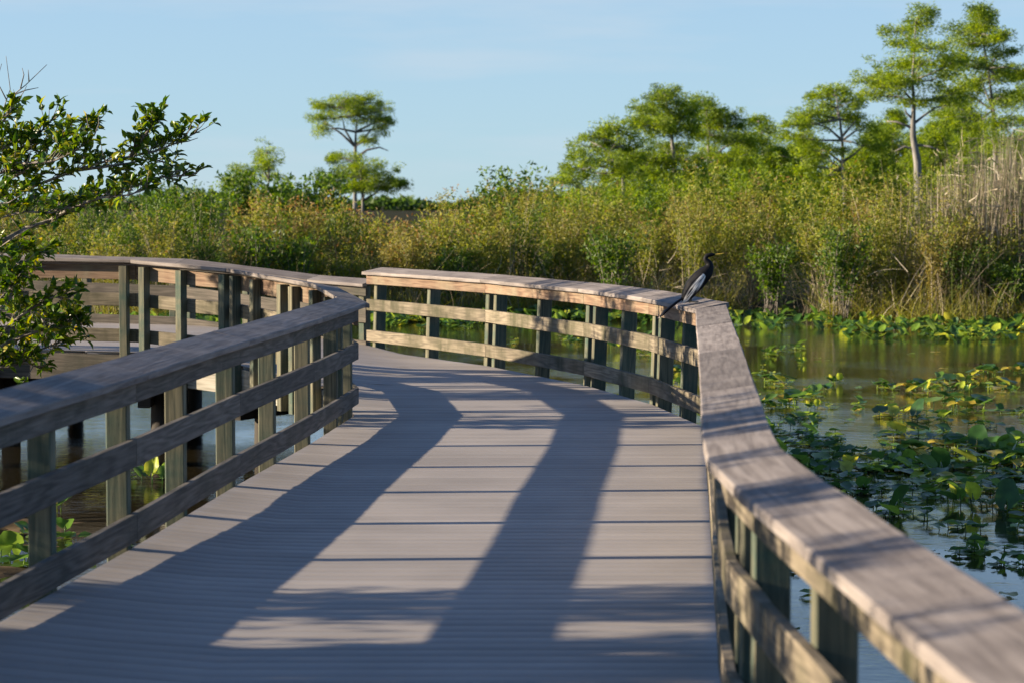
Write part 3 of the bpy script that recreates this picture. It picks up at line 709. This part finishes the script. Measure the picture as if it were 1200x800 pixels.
cypress(1072, 236, 92, [(1080, 17, 10, 4), (1060, 36, 15, 4), (1078, 30, 9, 5), (1066, 53, 18, 6), (1092, 60, 20, 6), (1084, 72, 26, 7), (1060, 78, 24, 7), (1108, 78, 14, 8), (1036, 92, 22, 9), (1022, 100, 14, 7), (1056, 96, 22, 8), (1094, 94, 24, 10), (1040, 112, 20, 5), (1078, 120, 18, 6), (1110, 112, 14, 9), (1046, 104, 16, 6)],
        [(1077, 236, .30), (1075, 190, .27), (1070, 160, .22), (1070, 143, .18), (1071, 120, .13), (1069, 95, .09), (1072, 55, .06), (1073, 25, .03)], 'tallest cypress with a thick leaning grey trunk and bare forked limbs',
        limbs=[[(1070, 146), (1083, 136), (1098, 126), (1113, 123)], [(1068, 150), (1052, 143), (1040, 142)], [(1070, 140), (1062, 133), (1060, 128)], [(1074, 170), (1088, 172), (1104, 178)], [(1074, 176), (1060, 172), (1048, 178)]], dens=.95)
cypress(1152, 236, 96, [(1146, 14, 6, 7), (1160, 20, 7, 7), (1148, 32, 10, 6), (1130, 38, 12, 6), (1155, 50, 20, 8), (1132, 54, 16, 7), (1172, 45, 10, 5), (1176, 62, 14, 7), (1150, 70, 26, 9), (1128, 78, 20, 8), (1180, 85, 22, 9), (1150, 95, 32, 10), (1196, 84, 14, 7), (1168, 116, 32, 11), (1130, 108, 20, 8), (1150, 140, 32, 12), (1185, 150, 26, 12), (1160, 168, 36, 12)],
        [(1168, 236, .2), (1166, 180, .17), (1164, 130, .13), (1158, 80, .08), (1150, 40, .05), (1146, 12, .02)], 'tall ragged cypress at the right edge of the photo', limbs=[[(1166, 150), (1178, 140), (1190, 132)], [(1158, 80), (1170, 92), (1185, 100)]], tint=.2, dens=1.0)
cypress(1215, 236, 104, [(1212, 88, 22, 8), (1222, 108, 26, 10), (1200, 120, 26, 10), (1225, 140, 30, 12), (1205, 165, 30, 12)], [(1216, 236, .18), (1216, 160, .15), (1212, 86, .05)], 'cypress half cut off by the right edge', tint=.1)
# lower trees filling the grove
for k, (u, yt, d, w, lb) in enumerate(((1115, 122, 118, 34, 'mid green cypress behind the tallest one, right of its trunk'), (1046, 140, 124, 30, 'rounded green cypress behind the tallest one, left of its trunk'), (1030, 165, 110, 26, 'low bushy cypress left of the thick grey trunk'),
                                       (945, 165, 128, 30, 'background cypress left of the spreading one'), (915, 180, 120, 26, 'low cypress filling the grove left of the spreading one'), (868, 168, 130, 26, 'background cypress right of the twin-topped one'),
                                       (1100, 150, 108, 26, 'pale stemmed young cypress right of the thick grey trunk'), (1140, 160, 106, 26, 'low cypress in front of the tall ragged one'), (750, 190, 118, 26, 'low cypress between the slanting and the dark one'), (1010, 185, 105, 24, 'lowest cypress clump right of the spreading one'))):
    pads = []
    rs = random.Random(k + 5); y_ = yt
    while y_ < 236:
        f_ = min(1, (y_ - yt) / 40 + .3)
        for _ in range(2): pads.append((u + rs.uniform(-1, 1) * w * f_ * .7, y_ + rs.uniform(-4, 4), w * f_ * .55, 7))
        y_ += 11
    cypress(u, 236, d, pads, [(u + rs.uniform(-3, 3), 236, .13), (u + 1, (yt + 236) / 2, .1), (u, yt, .03)], lb, tint=rs.choice((0, .15, .3)), dens=1.0, seed=k)

# ------------------------------------------------------------------ leafy tree at the left
def left_tree():
    d0 = 21.0; base = at(-75, 400, d0)
    root = empty('leafy_tree', (base.x, d0, WATER - .1)); tag(root, 'crooked broadleaf tree reaching in from the left edge, glossy leaves and bare grey twigs', 'tree')
    inv = Vector((base.x, d0, WATER - .1))
    tr, lf = Foliage(), Foliage()
    def P(u, y_, dd): return at(u, y_, d0 + dd) - inv
    trunks = [[(-75, 615, 0), (-68, 500, .1), (-55, 400, 0), (-38, 330, -.2), (-10, 290, -.2), (30, 268, -.1)], [(-78, 615, .2), (-80, 480, .4), (-70, 360, .6), (-40, 260, .6), (-8, 235, .5)], [(-75, 560, -.2), (-50, 470, -.5), (-20, 420, -.6), (15, 398, -.5)],
              [(-80, 500, .4), (-95, 350, .6), (-90, 220, .8), (-60, 140, .8), (-30, 100, .7)]]
    limbs = [[(30, 268, -.1), (60, 258, 0), (95, 242, .1), (128, 228, .2), (160, 218, .2), (190, 208, .1), (224, 206, .1)],
             [(60, 258, 0), (85, 243, -.3), (118, 232, -.4), (150, 229, -.5), (172, 222, -.5)],
             [(-8, 235, .5), (20, 226, .3), (52, 214, .2), (88, 200, .1), (122, 190, -.1), (152, 184, 0), (182, 178, .1), (206, 168, .1), (228, 157, .1)],
             [(88, 200, .1), (120, 196, .4), (150, 192, .5), (178, 186, .6), (205, 195, .5)], [(152, 184, 0), (165, 165, 0), (176, 150, -.1), (184, 140, -.1)],
             [(-8, 235, .5), (10, 210, .5), (25, 180, .4), (42, 160, .3), (62, 140, .2)], [(25, 180, .4), (45, 168, .6), (70, 160, .6), (96, 152, .5), (110, 145, .5)],
             [(-30, 200, .2), (0, 190, 0), (28, 192, -.2), (60, 190, -.4), (85, 180, -.5), (103, 165, -.5)],
             [(-40, 330, -.2), (0, 255, -.6), (30, 248, -.7), (60, 250, -.8), (88, 240, -.8)], [(-60, 200, .3), (-20, 160, 0), (6, 140, -.1), (20, 118, -.1)],
             [(-50, 230, .3), (-10, 205, .3), (20, 200, .4), (50, 205, .5)], [(-40, 180, .4), (-5, 165, .3), (20, 160, .2), (40, 172, .3)],
             [(15, 398, -.5), (45, 388, -.5), (70, 382, -.4), (86, 376, -.4), (96, 380, -.4)], [(-20, 420, -.6), (10, 380, -.8), (40, 360, -.9), (62, 348, -.9), (80, 350, -.9)],
             [(-20, 420, -.6), (5, 410, -.3), (30, 415, -.2), (60, 405, -.2), (78, 396, -.2)], [(-38, 330, -.2), (-15, 320, -.7), (8, 318, -.9), (25, 322, -.9)], [(-50, 400, -.3), (-20, 370, -.7), (5, 345, -.9), (18, 330, -.9)],
             [(-20, 300, -.4), (0, 300, -.6), (15, 306, -.7), (28, 315, -.7)], [(-15, 430, -.4), (8, 430, -.4), (30, 424, -.4), (48, 432, -.3)],
             [(-38, 330, -.2), (-5, 335, -.5), (20, 345, -.6), (48, 372, -.6), (58, 392, -.6)], [(-30, 290, .2), (0, 285, .2), (25, 292, .3), (45, 300, .3)],
             [(-40, 200, .1), (-10, 180, 0), (10, 172, .1), (22, 165, .1)], [(-30, 250, -.3), (0, 232, -.4), (25, 236, -.5), (45, 230, -.5)], [(-50, 400, .2), (-10, 360, .3), (12, 372, .3), (30, 388, .2)], [(10, 210, .5), (40, 196, .2), (70, 180, .1), (80, 168, .1)]]
    bare = [[(-5, 160, .3), (4, 128, .3), (12, 105, .3), (7, 66, .3)], [(8, 118, .3), (-4, 95, .3), (2, 75, .3)], [(-2, 148, .3), (15, 112, .2), (30, 100, .2), (55, 76, .2)], [(15, 112, .2), (30, 106, .2), (45, 103, .2)], [(24, 104, .2), (28, 88, .2), (26, 80, .2)], [(34, 96, .2), (33, 82, .2)],
            [(206, 168, .1), (220, 166, .1), (232, 162, .1)], [(216, 160, .1), (224, 150, .1), (227, 147, .1)], [(110, 160, .3), (116, 145, .3), (115, 133, .3)], [(110, 160, .3), (103, 146, .3), (101, 133, .3)], [(190, 208, .1), (208, 200, .1), (225, 202, .1)],
            [(-20, 240, -.6), (10, 238, -.8), (30, 226, -.8), (36, 232, -.8)], [(0, 290, -.6), (20, 276, -.8), (45, 262, -.8)]]
    tips = []
    for q in trunks: tr.tube([P(*p) for p in q], np.linspace(.06, .016, len(q)), 8)
    for q in limbs:
        pts = [P(*p) for p in q]; tr.tube(pts, np.linspace(.016, .005, len(q)), 6)
        # side twigs
        for i in range(len(pts) - 1):
            for _ in range(11):
                t = random.random(); a = pts[i].lerp(pts[i + 1], t); ax = (pts[i + 1] - pts[i]).normalized()
                dr = (ax * .6 + Vector((random.gauss(0, .5), random.gauss(0, .7), random.gauss(.35, .45)))).normalized(); ln_ = random.uniform(.06, .2)
                b = a + dr * ln_ * .6 + Vector((random.gauss(0, .015), random.gauss(0, .015), random.gauss(0, .015))); c = b + (dr + Vector((0, 0, .25))).normalized() * ln_ * .5
                tr.tube([a, b, c], np.array([.005, .0035, .002]), 4)
                if random.random() < (.9 if i > 0 else .7): tips.append((b, c, dr))
        tips.append((pts[-2].lerp(pts[-1], .6), pts[-1], (pts[-1] - pts[-2]).normalized()))
    for q in bare: tr.tube([P(*p) for p in q], np.linspace(.007, .0025, len(q)), 4)
    for (b, c, dr) in tips:
        n = random.randint(3, 6); t = rng.random((n, 1)); Pn = np.array(b) * (1 - t) + np.array(c) * t
        D = rng.normal(0, .7, (n, 3)) + np.array(dr) * .9; D[:, 2] += .25
        leafy(lf, Pn, D, .098, .045)
    # off-frame crown to the left and the trunks' own leaves
    for _ in range(150):
        u, y_ = random.uniform(-190, -15), random.uniform(90, 430); a = P(u, y_, random.uniform(-1.2, 1.2)); n = 6
        D = rng.normal(0, 1, (n, 3)); D[:, 2] += .3; leafy(lf, np.array(a) + rng.normal(0, .06, (n, 3)), D, .095, .04)
    tr.build('trunk', M['twig'], root, smooth=True); lf.build('crown', M['bush'], root)
def leafy(f, P, D, L, W):
    """ovate leaves: 6-vertex outline folded along the midrib, drooping tip"""
    n = len(P); D = D / np.linalg.norm(D, axis=1, keepdims=True)
    up = np.array([0, 0, 1.]) + rng.normal(0, .45, (n, 3)); S = np.cross(D, up); S /= np.linalg.norm(S, axis=1, keepdims=True); N = np.cross(S, D)
    L = L * rng.uniform(.65, 1.2, (n, 1)); W = W * rng.uniform(.8, 1.2, (n, 1)); fo = rng.uniform(.1, .4, (n, 1))
    def r(t, w, dz): return P + D * L * t - N * L * dz, w
    c0 = P; c1 = P + D * L * .3; c2 = P + D * L * .65 - N * L * .04; c3 = P + D * L - N * L * .16
    V = np.stack([c0, c1 + S * W * .5 + N * W * fo, c2 + S * W * .4 + N * W * fo, c3, c2 - S * W * .4 + N * W * fo, c1 - S * W * .5 + N * W * fo, c1, c2], 1).reshape(-1, 3)
    b = np.arange(n)[:, None] * 8
    tr_ = [(0, 1, 6), (1, 2, 7), (1, 7, 6), (2, 3, 7), (0, 6, 5), (6, 7, 4), (6, 4, 5), (7, 3, 4)]
    T = np.concatenate([b + np.array([t]) for t in tr_], 0); rr = rng.random(n)
    f.add(V, T, np.tile(rr, 8), 0.0)
left_tree()

# shrubs just outside the frame at the left, whose streaky shade falls on the near deck
def shade_shrub(x, y_, h, rad, label, nl, nst=16):
    r = empty('waterside_shrub', (x, y_, WATER - .05)); tag(r, label, 'shrub')
    f, s = Foliage(), Foliage()
    shrub(f, 0, 0, h, rad, nst, nl, .13, .05, 0, s, base=0)
    f.build('crown', M['bush'], r); s.build('stems', M['twig'], r)
shade_shrub(-7.0, 11.0, 4.1, .9, 'waterside shrub nearest the first posts', 2900)
shade_shrub(-7.2, 9.4, 4.3, 1.2, 'thick waterside shrub left of the near deck', 9500, 24)
shade_shrub(-7.0, 7.2, 4.2, 1.3, 'broad waterside shrub left of the camera', 8500, 24)
shade_shrub(-6.8, 4.8, 4.0, 1.3, 'waterside shrub beside the camera', 8000, 24)
shade_shrub(-6.6, 2.4, 3.95, 1.3, 'waterside shrub behind the camera', 7000, 20)
shade_shrub(-8.0, 23.2, 4.7, .9, 'open shrub in the angle of the left arm', 3800)
shade_shrub(-8.6, 25.4, 4.7, .8, 'tall shrub close against the left arm', 3200)

ug = Foliage()
for _ in range(250):
    u = random.uniform(660, 1300); d = random.uniform(97, 135); x = (u - 600) / F * d
    yv = np.interp(u, [640, 700, 800, 1000, 1300], [230, 213, 193, 182, 137]) + random.uniform(-6, 40)
    shrub(ug, x, d, EYE + (236 - yv) / F * d + .7, 1.5, 9, 1200, .19, .06, .1 + .3 * random.random(), None, base=-.7)
tag(ug.build('undergrowth', M['cypress']), kind='stuff', label='green undergrowth filling the foot of the grove')

# ------------------------------------------------------------------ pond lilies
def lily_leaf(f, c, heading, tilt, size, stalk=True, r=None, fold=0.0):
    """heart-shaped pad with a notch at the stalk"""
    n = 13; pts = []
    for i in range(n):
        a = math.pi * (-.93 + 1.86 * i / (n - 1)); rad = size * .5 * (1 + .18 * math.cos(a)) * (1 + .03 * math.sin(5 * a + size * 40))
        pts.append((rad * math.cos(a) * 1.12, rad * math.sin(a) * .9))
    R = Matrix.Rotation(heading, 3, 'Z') @ Matrix.Rotation(-tilt, 3, 'Y')
    V = [tuple(Vector(c) + R @ Vector((0, 0, -.0)))]
    ctr = [(p[0] * .5, 0) for p in pts]
    for (a, b_) in pts:
        z = abs(b_) * fold + .012 * math.sin(a * 30 + b_ * 19); V.append(tuple(Vector(c) + R @ Vector((a, b_ * (1 - .3 * abs(fold)), z))))
    for (a, b_) in pts:
        z = abs(b_) * fold * .45 - .004; V.append(tuple(Vector(c) + R @ Vector((a * .55, b_ * .55, z))))
    T = []
    for i in range(1, n):
        T += [(0, n + i, n + i + 1), (n + i, i, i + 1), (n + i, i + 1, n + i + 1)]
    T = np.array(T); rr = rng.random() if r is None else r
    f.add(np.array(V), T, np.full(len(T), rr), 0.0)
    if stalk and c[2] > .03: f.tube([(c[0], c[1], -.12), (c[0] + .01, c[1], c[2] * .5 - .03), c], np.array([.006, .006, .005]), 4)

def lily_clump(nl, spread, lift, size=.25, bright=0.0):
    f = Foliage()
    for k in range(nl):
        a = random.uniform(0, 2 * math.pi); rr = spread * math.sqrt(random.random()); h = min(.13, max(.006, random.gauss(lift, lift * 1.1)))
        tl = random.gauss(.15, .2) if h < .04 else (random.uniform(-.1, .6) if random.random() < .92 else 1.1)
        if h < .04: tl = random.uniform(-.03, .06)
        r = min(1, max(0, random.random() * .8 + bright * random.random()))
        lily_leaf(f, (rr * math.cos(a), rr * math.sin(a), h + .01 + abs(tl) * size * .12), random.uniform(0, 6.28), tl, size * random.uniform(.6, 1.2), r=r, fold=random.uniform(0, .5) if h > .04 else .02)
    return f
def lily_proto(*a, **k):
    o = lily_clump(*a, **k).build('pond_lily', M['lily'], smooth=False); return o
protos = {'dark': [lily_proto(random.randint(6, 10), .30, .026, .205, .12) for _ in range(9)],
          'lit': [lily_proto(random.randint(4, 8), .22, .06, .24, .6) for _ in range(7)],  # sunlit clumps get yellower leaf colours, shaded ones darker greens: light in the colour
          'few': [lily_proto(random.randint(1, 2), .02, .02, .2, .5) for _ in range(6)]}
used = set()
LL = {'dark': ('dark green clump of heart-shaped pads in the dense lily bed right of the deck', 'dense lily bed clumps'),
      'lit': ('yellow-green pond lily clump on the open water right of the deck', 'open water lily clumps'),
      'few': ('one or two small pads floating alone on the open water', 'scattered single lily pads')}
def put_lily(kind, x, y_, s=1.0, label=None, group=None):
    i = random.randrange(len(protos[kind])); p = protos[kind][i]
    o = p if (kind, i) not in used else p.copy()
    if (kind, i) in used: C.objects.link(o)
    used.add((kind, i)); o.location = (x, y_, WATER + .004); o.rotation_euler = (0, 0, random.uniform(0, 6.28)); o.scale = (s, s, s)
    lb, gp = LL[kind]; tag(o, label or lb, 'pond lily', group or gp); return o
def wpt(u, y_):
    p = at(u, y_, 10.0); v = p - Vector((0, 0, EYE)); k = (WATER - EYE) / v.z; return v.x * k, v.y * k
def inside_deck(x, y_):
    if y_ < -1 or y_ > 34: return False
    l, r = edge_l(y_), edge_r(y_)
    return l is not None and r is not None and l - .5 < x < r + .5
cnt = 0
while cnt < 150:
    u = random.uniform(880, 1290); y_ = random.gauss(542, 38)
    if y_ < 474 or y_ > 622: continue
    if y_ > 600 and (u < 1000 or random.random() < .5): continue
    x, yy_ = wpt(u, y_)
    if inside_deck(x, yy_): continue
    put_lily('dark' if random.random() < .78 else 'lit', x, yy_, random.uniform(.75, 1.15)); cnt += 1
for (u, y_, n_, sp) in ((918, 415, 5, 18), (940, 424, 2, 8), (900, 447, 2, 5), (925, 452, 3, 14), (1060, 457, 6, 28), (1100, 461, 3, 20), (1160, 437, 4, 14), (1165, 460, 3, 14), (955, 462, 3, 8), (985, 447, 2, 6), (905, 480, 3, 14), (960, 478, 2, 10), (880, 470, 2, 6), (1120, 450, 3, 14), (1050, 485, 3, 20), (1010, 480, 2, 14),
                        (1150, 645, 3, 22), (1070, 655, 2, 12), (915, 640, 3, 8), (920, 668, 2, 8), (915, 735, 2, 8), (1185, 660, 2, 8), (650, 398, 3, 12), (690, 402, 2, 8), (735, 412, 3, 14), (760, 420, 3, 14), (790, 440, 4, 10), (800, 455, 3, 8), (815, 480, 3, 6), (560, 388, 3, 14), (720, 395, 3, 16), (770, 400, 4, 20), (520, 385, 3, 20), (600, 405, 2, 8)):
    for _ in range(n_):
        x, yy_ = wpt(u + random.gauss(0, sp), y_ + random.gauss(0, 2.5)); 
        if not inside_deck(x, yy_): put_lily('lit' if y_ < 500 else 'dark', x, yy_, random.uniform(.5, .95) * (1 if n_ > 2 else .7))
for _ in range(60):
    u, y_ = random.uniform(870, 1200), random.uniform(395, 700); x, yy_ = wpt(u, y_)
    if not inside_deck(x, yy_): put_lily('few', x, yy_, random.uniform(.5, 1))
for (u, y_, s, lb) in ((172, 562, .9, 'pale folded pair of lily leaves on dark water behind the left railing'), (192, 566, .8, 'brown and green lily clump beside the pale folded pair'), (52, 628, 1.0, 'dark round lily pad left of the first post'), (20, 660, 1.1, 'dark lily clump at the left frame edge'), (118, 640, .9, 'dark lily pad between the first two posts'), (140, 690, .9, 'shaded lily clump under the lower left rail'), (5, 700, .9, 'lily clump low at the left edge'), (60, 600, .7, 'small pad under the middle left board')):
    x, yy_ = wpt(u, y_); put_lily('dark' if s > .85 else 'lit', x, yy_, s, lb, 'lily clumps left of the deck')
# the dense far fringe of lilies along the bank: nobody could count it
fb = Foliage()
for _ in range(4800):
    x = random.uniform(-20, 22); b = bank_y(x); w = 6.6 if x > 4.5 else 4.2
    y_ = b - random.random() ** 1.25 * w - .1
    if mnoise.noise(Vector((x * .7, y_ * 1.3, 0))) < -.12 - .25 * (y_ > b - 1.2): continue
    h = max(.01, random.gauss(.09, .07)); tl = random.uniform(-.2, 1.0)
    lily_leaf(fb, (x, y_, h + .03), random.uniform(0, 6.28), tl, .23 * random.uniform(.6, 1.2), stalk=False, r=min(1, random.random() * .75 + .28 * random.random()), fold=random.uniform(0, .5))
lb_ = fb.build('lily_bed', M['lily']); lb_.location.z = WATER; tag(lb_, kind='stuff', label='unbroken fringe of pond lilies at the foot of the far bank')
f = Foliage(); lily_leaf(f, (0, 0, .02), 0, .1, .14, stalk=False, r=.5)
x, yy_ = wpt(36, 733); o = f.build('yellow_leaf', M['yellow']); o.location = (x, yy_, WATER + .01); tag(o, 'bright yellow leaf floating below the lower left rail', 'leaf')

# ------------------------------------------------------------------ the bird
def loft(name, rings, mat, parent, nseg=14, uvy=False):
    """rings: (centre, side axis radius, up axis radius); smooth closed skin"""
    C_ = [Vector(r[0]) for r in rings]; V = []; faces = []; fuv = []
    for i, (c, ra, rb) in enumerate(rings):
        t = (C_[min(i + 1, len(C_) - 1)] - C_[max(i - 1, 0)]).normalized(); S = Vector((0, 1, 0)); N = t.cross(S).normalized(); S = N.cross(t).normalized()
        for k in range(nseg):
            a = 2 * math.pi * k / nseg; p = Vector(c) + S * math.cos(a) * ra + N * math.sin(a) * rb; V.append(p)
    for i in range(len(rings) - 1):
        for k in range(nseg):
            k2 = (k + 1) % nseg; faces.append((i * nseg + k, i * nseg + k2, (i + 1) * nseg + k2, (i + 1) * nseg + k))
            va, vb = .5 + .5 * math.sin(2 * math.pi * k / nseg), .5 + .5 * math.sin(2 * math.pi * (k + 1) / nseg)
            u0, u1 = i / (len(rings) - 1), (i + 1) / (len(rings) - 1); fuv += [(u0, va), (u0, vb), (u1, vb), (u1, va)]
    for base in (0, (len(rings) - 1) * nseg):
        faces.append(tuple(base + k for k in range(nseg))); fuv += [(0, .5)] * nseg
    me = bpy.data.meshes.new(name); me.from_pydata([tuple(v) for v in V], [], faces); me.update()
    me.uv_layers.new(name='UVMap').data.foreach_set('uv', np.array(fuv, np.float32).ravel())
    import bmesh
    bm = bmesh.new(); bm.from_mesh(me); bmesh.ops.recalc_face_normals(bm, faces=bm.faces); bm.to_mesh(me); bm.free()
    me.polygons.foreach_set('use_smooth', np.ones(len(me.polygons), bool))
    o = link(name, me, mat, parent); md = o.modifiers.new('sub', 'SUBSURF'); md.levels = 1; md.render_levels = 2
    return o
def bird():
    d = 20.75; foot = at(808, 351, d)
    # the bird stands on the cap of the far railing
    zc = 1.0 + .19 * .14 + .002
    root = empty('bird', (foot.x, d, zc), 0.0); tag(root, 'slender black long-necked water bird with streaked silver wings perched on the rail corner', 'bird')
    s = d / F; y0 = 400 - 0
    def b(cx, cy, side=0.0):
        u, y_ = cx / 6.667 + 750, cy / 6.667 + 280
        p = at(u, y_, d); return (p.x - foot.x, side, p.z - foot.z)
    body = [(b(322, 452), .014, .01), (b(345, 430), .034, .03), (b(385, 378), .064, .064), (b(432, 325), .076, .076), (b(474, 278), .076, .074), (b(512, 240), .066, .066), (b(536, 208), .048, .048), (b(546, 180), .036, .038),
            (b(536, 158), .027, .030), (b(518, 144), .022, .025), (b(510, 130), .020, .022), (b(516, 114), .019, .021), (b(532, 103), .018, .019), (b(552, 98), .018, .018), (b(572, 96), .013, .013), (b(588, 95), .008, .008)]
    loft('body', body, M['feather'], root)
    loft('bill', [(b(584, 96), .008, .008), (b(605, 96), .0065, .0065), (b(635, 90), .004, .004), (b(664, 84), .0012, .0012)], M['bill'], root, 8)
    for sd in (-1, 1):
        loft('wing', [(b(506, 236, sd * .046), .010, .012), (b(488, 262, sd * .062), .014, .034), (b(455, 305, sd * .070), .014, .050), (b(420, 352, sd * .067), .013, .054), (b(385, 402, sd * .052), .011, .046), (b(358, 440, sd * .036), .008, .032), (b(335, 474, sd * .022), .004, .014)], M['wing'], root, 16)
        leg = loft('leg', [(b(392 + sd * 6, 430, sd * .03), .014, .014), (b(396 + sd * 6, 455, sd * .032), .009, .009), (b(392 + sd * 6, 474, sd * .032), .006, .006)], M['foot'], root, 8)
        fx = b(392 + sd * 6, 474)[0]
        V = [(fx - .012, sd * .03, .006), (fx + .055, sd * .03 - .035, .004), (fx + .068, sd * .03 - .010, .005), (fx + .068, sd * .03 + .014, .005), (fx + .050, sd * .03 + .036, .004)]
        V += [(v[0], v[1], v[2] + .008) for v in V]
        Fc = [(0, 1, 2, 3, 4), (9, 8, 7, 6, 5)] + [(i, (i + 1) % 5, 5 + (i + 1) % 5, 5 + i) for i in range(5)]
        me = bpy.data.meshes.new('foot'); me.from_pydata(V, [], Fc); me.update(); ft = link('foot', me, M['foot'], leg)
    # tail: long flat fan hanging down over the inner edge of the cap
    A, Bt = Vector(b(350, 428)), Vector(b(150, 582)); Bt.y -= .07; Rg = []
    for i in range(7):
        t = i / 6; Rg.append((tuple(A.lerp(Bt, t) + Vector((0, 0, .012 * math.sin(math.pi * t)))), .020 + .030 * t, .010 + .006 * t if i < 6 else .006))
    loft('tail', Rg, M['feather'], root, 10)
    loft('tail_tip', [(tuple(Bt), .050, .008), (tuple(Bt + (Bt - A).normalized() * .016), .046, .005)], plain('buff_tail_tip', (.35, .28, .2)), root, 10)
    return root
bird()

# ------------------------------------------------------------------ light, sky, camera
HZ = .86
SUN_EL = math.radians(15.25); AZ = math.radians(3.0)      # the sun stands to the left, a little behind the camera
sun_dir = Vector((-math.cos(SUN_EL) * math.cos(AZ), -math.cos(SUN_EL) * math.sin(AZ), math.sin(SUN_EL)))
sl = bpy.data.lights.new('sun', 'SUN'); sl.energy = 5.0; sl.angle = math.radians(.5); sl.color = (1.0, .83, .62)
so = bpy.data.objects.new('sun', sl); C.objects.link(so); so.rotation_euler = (-sun_dir).to_track_quat('-Z', 'Y').to_euler(); so.location = sun_dir * 50
w = bpy.data.worlds.new('World'); bpy.context.scene.world = w; w.use_nodes = True
nt = w.node_tree; nt.nodes.clear(); nd = nt.nodes.new; ln = nt.links.new
sky = nd('ShaderNodeTexSky'); sky.sky_type = 'NISHITA'; sky.sun_disc = False; sky.sun_elevation = SUN_EL
sky.sun_rotation = math.atan2(sun_dir.x, sun_dir.y); sky.air_density = .6; sky.dust_density = 0; sky.ozone_density = 6; sky.altitude = 0
bg = nd('ShaderNodeBackground'); bg.inputs['Strength'].default_value = .09
# thin high haze: pale blue low down, with faint streaks of cloud
wtc = nd('ShaderNodeTexCoord'); wsx = nd('ShaderNodeSeparateXYZ'); ln(wtc.outputs['Generated'], wsx.inputs[0])
hz = nd('ShaderNodeMapRange'); hz.inputs[1].default_value = 0.0; hz.inputs[2].default_value = .5; hz.inputs[3].default_value = HZ; hz.inputs[4].default_value = .05; ln(wsx.outputs[2], hz.inputs[0])
hm = nd('ShaderNodeMix'); hm.data_type = 'RGBA'; ln(hz.outputs[0], hm.inputs['Factor']); ln(sky.outputs[0], hm.inputs['A']); hm.inputs['B'].default_value = (2.0, 2.66, 2.85, 1)
cmp_ = nd('ShaderNodeMapping'); cmp_.inputs['Scale'].default_value = (3, 3, 22); ln(wtc.outputs['Generated'], cmp_.inputs[0])
cn = nd('ShaderNodeTexNoise'); cn.inputs['Scale'].default_value = 2.2; cn.inputs['Detail'].default_value = 6; cn.inputs['Roughness'].default_value = .55; ln(cmp_.outputs[0], cn.inputs['Vector'])
cr_ = ramp(nd, [(.5, (0, 0, 0)), (.72, (.4, .4, .4))]); ln(cn.outputs[0], cr_.inputs['Fac'])
cm = nd('ShaderNodeMix'); cm.data_type = 'RGBA'; ln(cr_.outputs[0], cm.inputs['Factor']); ln(hm.outputs['Result'], cm.inputs['A']); cm.inputs['B'].default_value = (2.6, 3.0, 3.4, 1)
wo = nd('ShaderNodeOutputWorld'); ln(cm.outputs['Result'], bg.inputs[0]); ln(bg.outputs[0], wo.inputs[0])

cam = bpy.data.cameras.new('camera'); co = bpy.data.objects.new('camera', cam); C.objects.link(co)
cam.sensor_width = 36; cam.lens = F / 1200 * 36; cam.clip_end = 12000; cam.clip_start = .05
co.location = (0, 0, EYE); co.rotation_euler = (math.pi / 2 - PITCH, 0, 0)
cam.dof.use_dof = True; cam.dof.focus_distance = 20.8; cam.dof.aperture_fstop = 4.2
sc = bpy.context.scene; sc.camera = co
sc.view_settings.view_transform = 'Standard'; sc.view_settings.look = 'None'; sc.view_settings.gamma = 1; sc.view_settings.use_curve_mapping = False
sc.view_settings.exposure = 1.4
sc.cycles.max_bounces = 8; sc.cycles.transparent_max_bounces = 8
sc.cycles.use_adaptive_sampling = True; sc.cycles.use_denoising = True
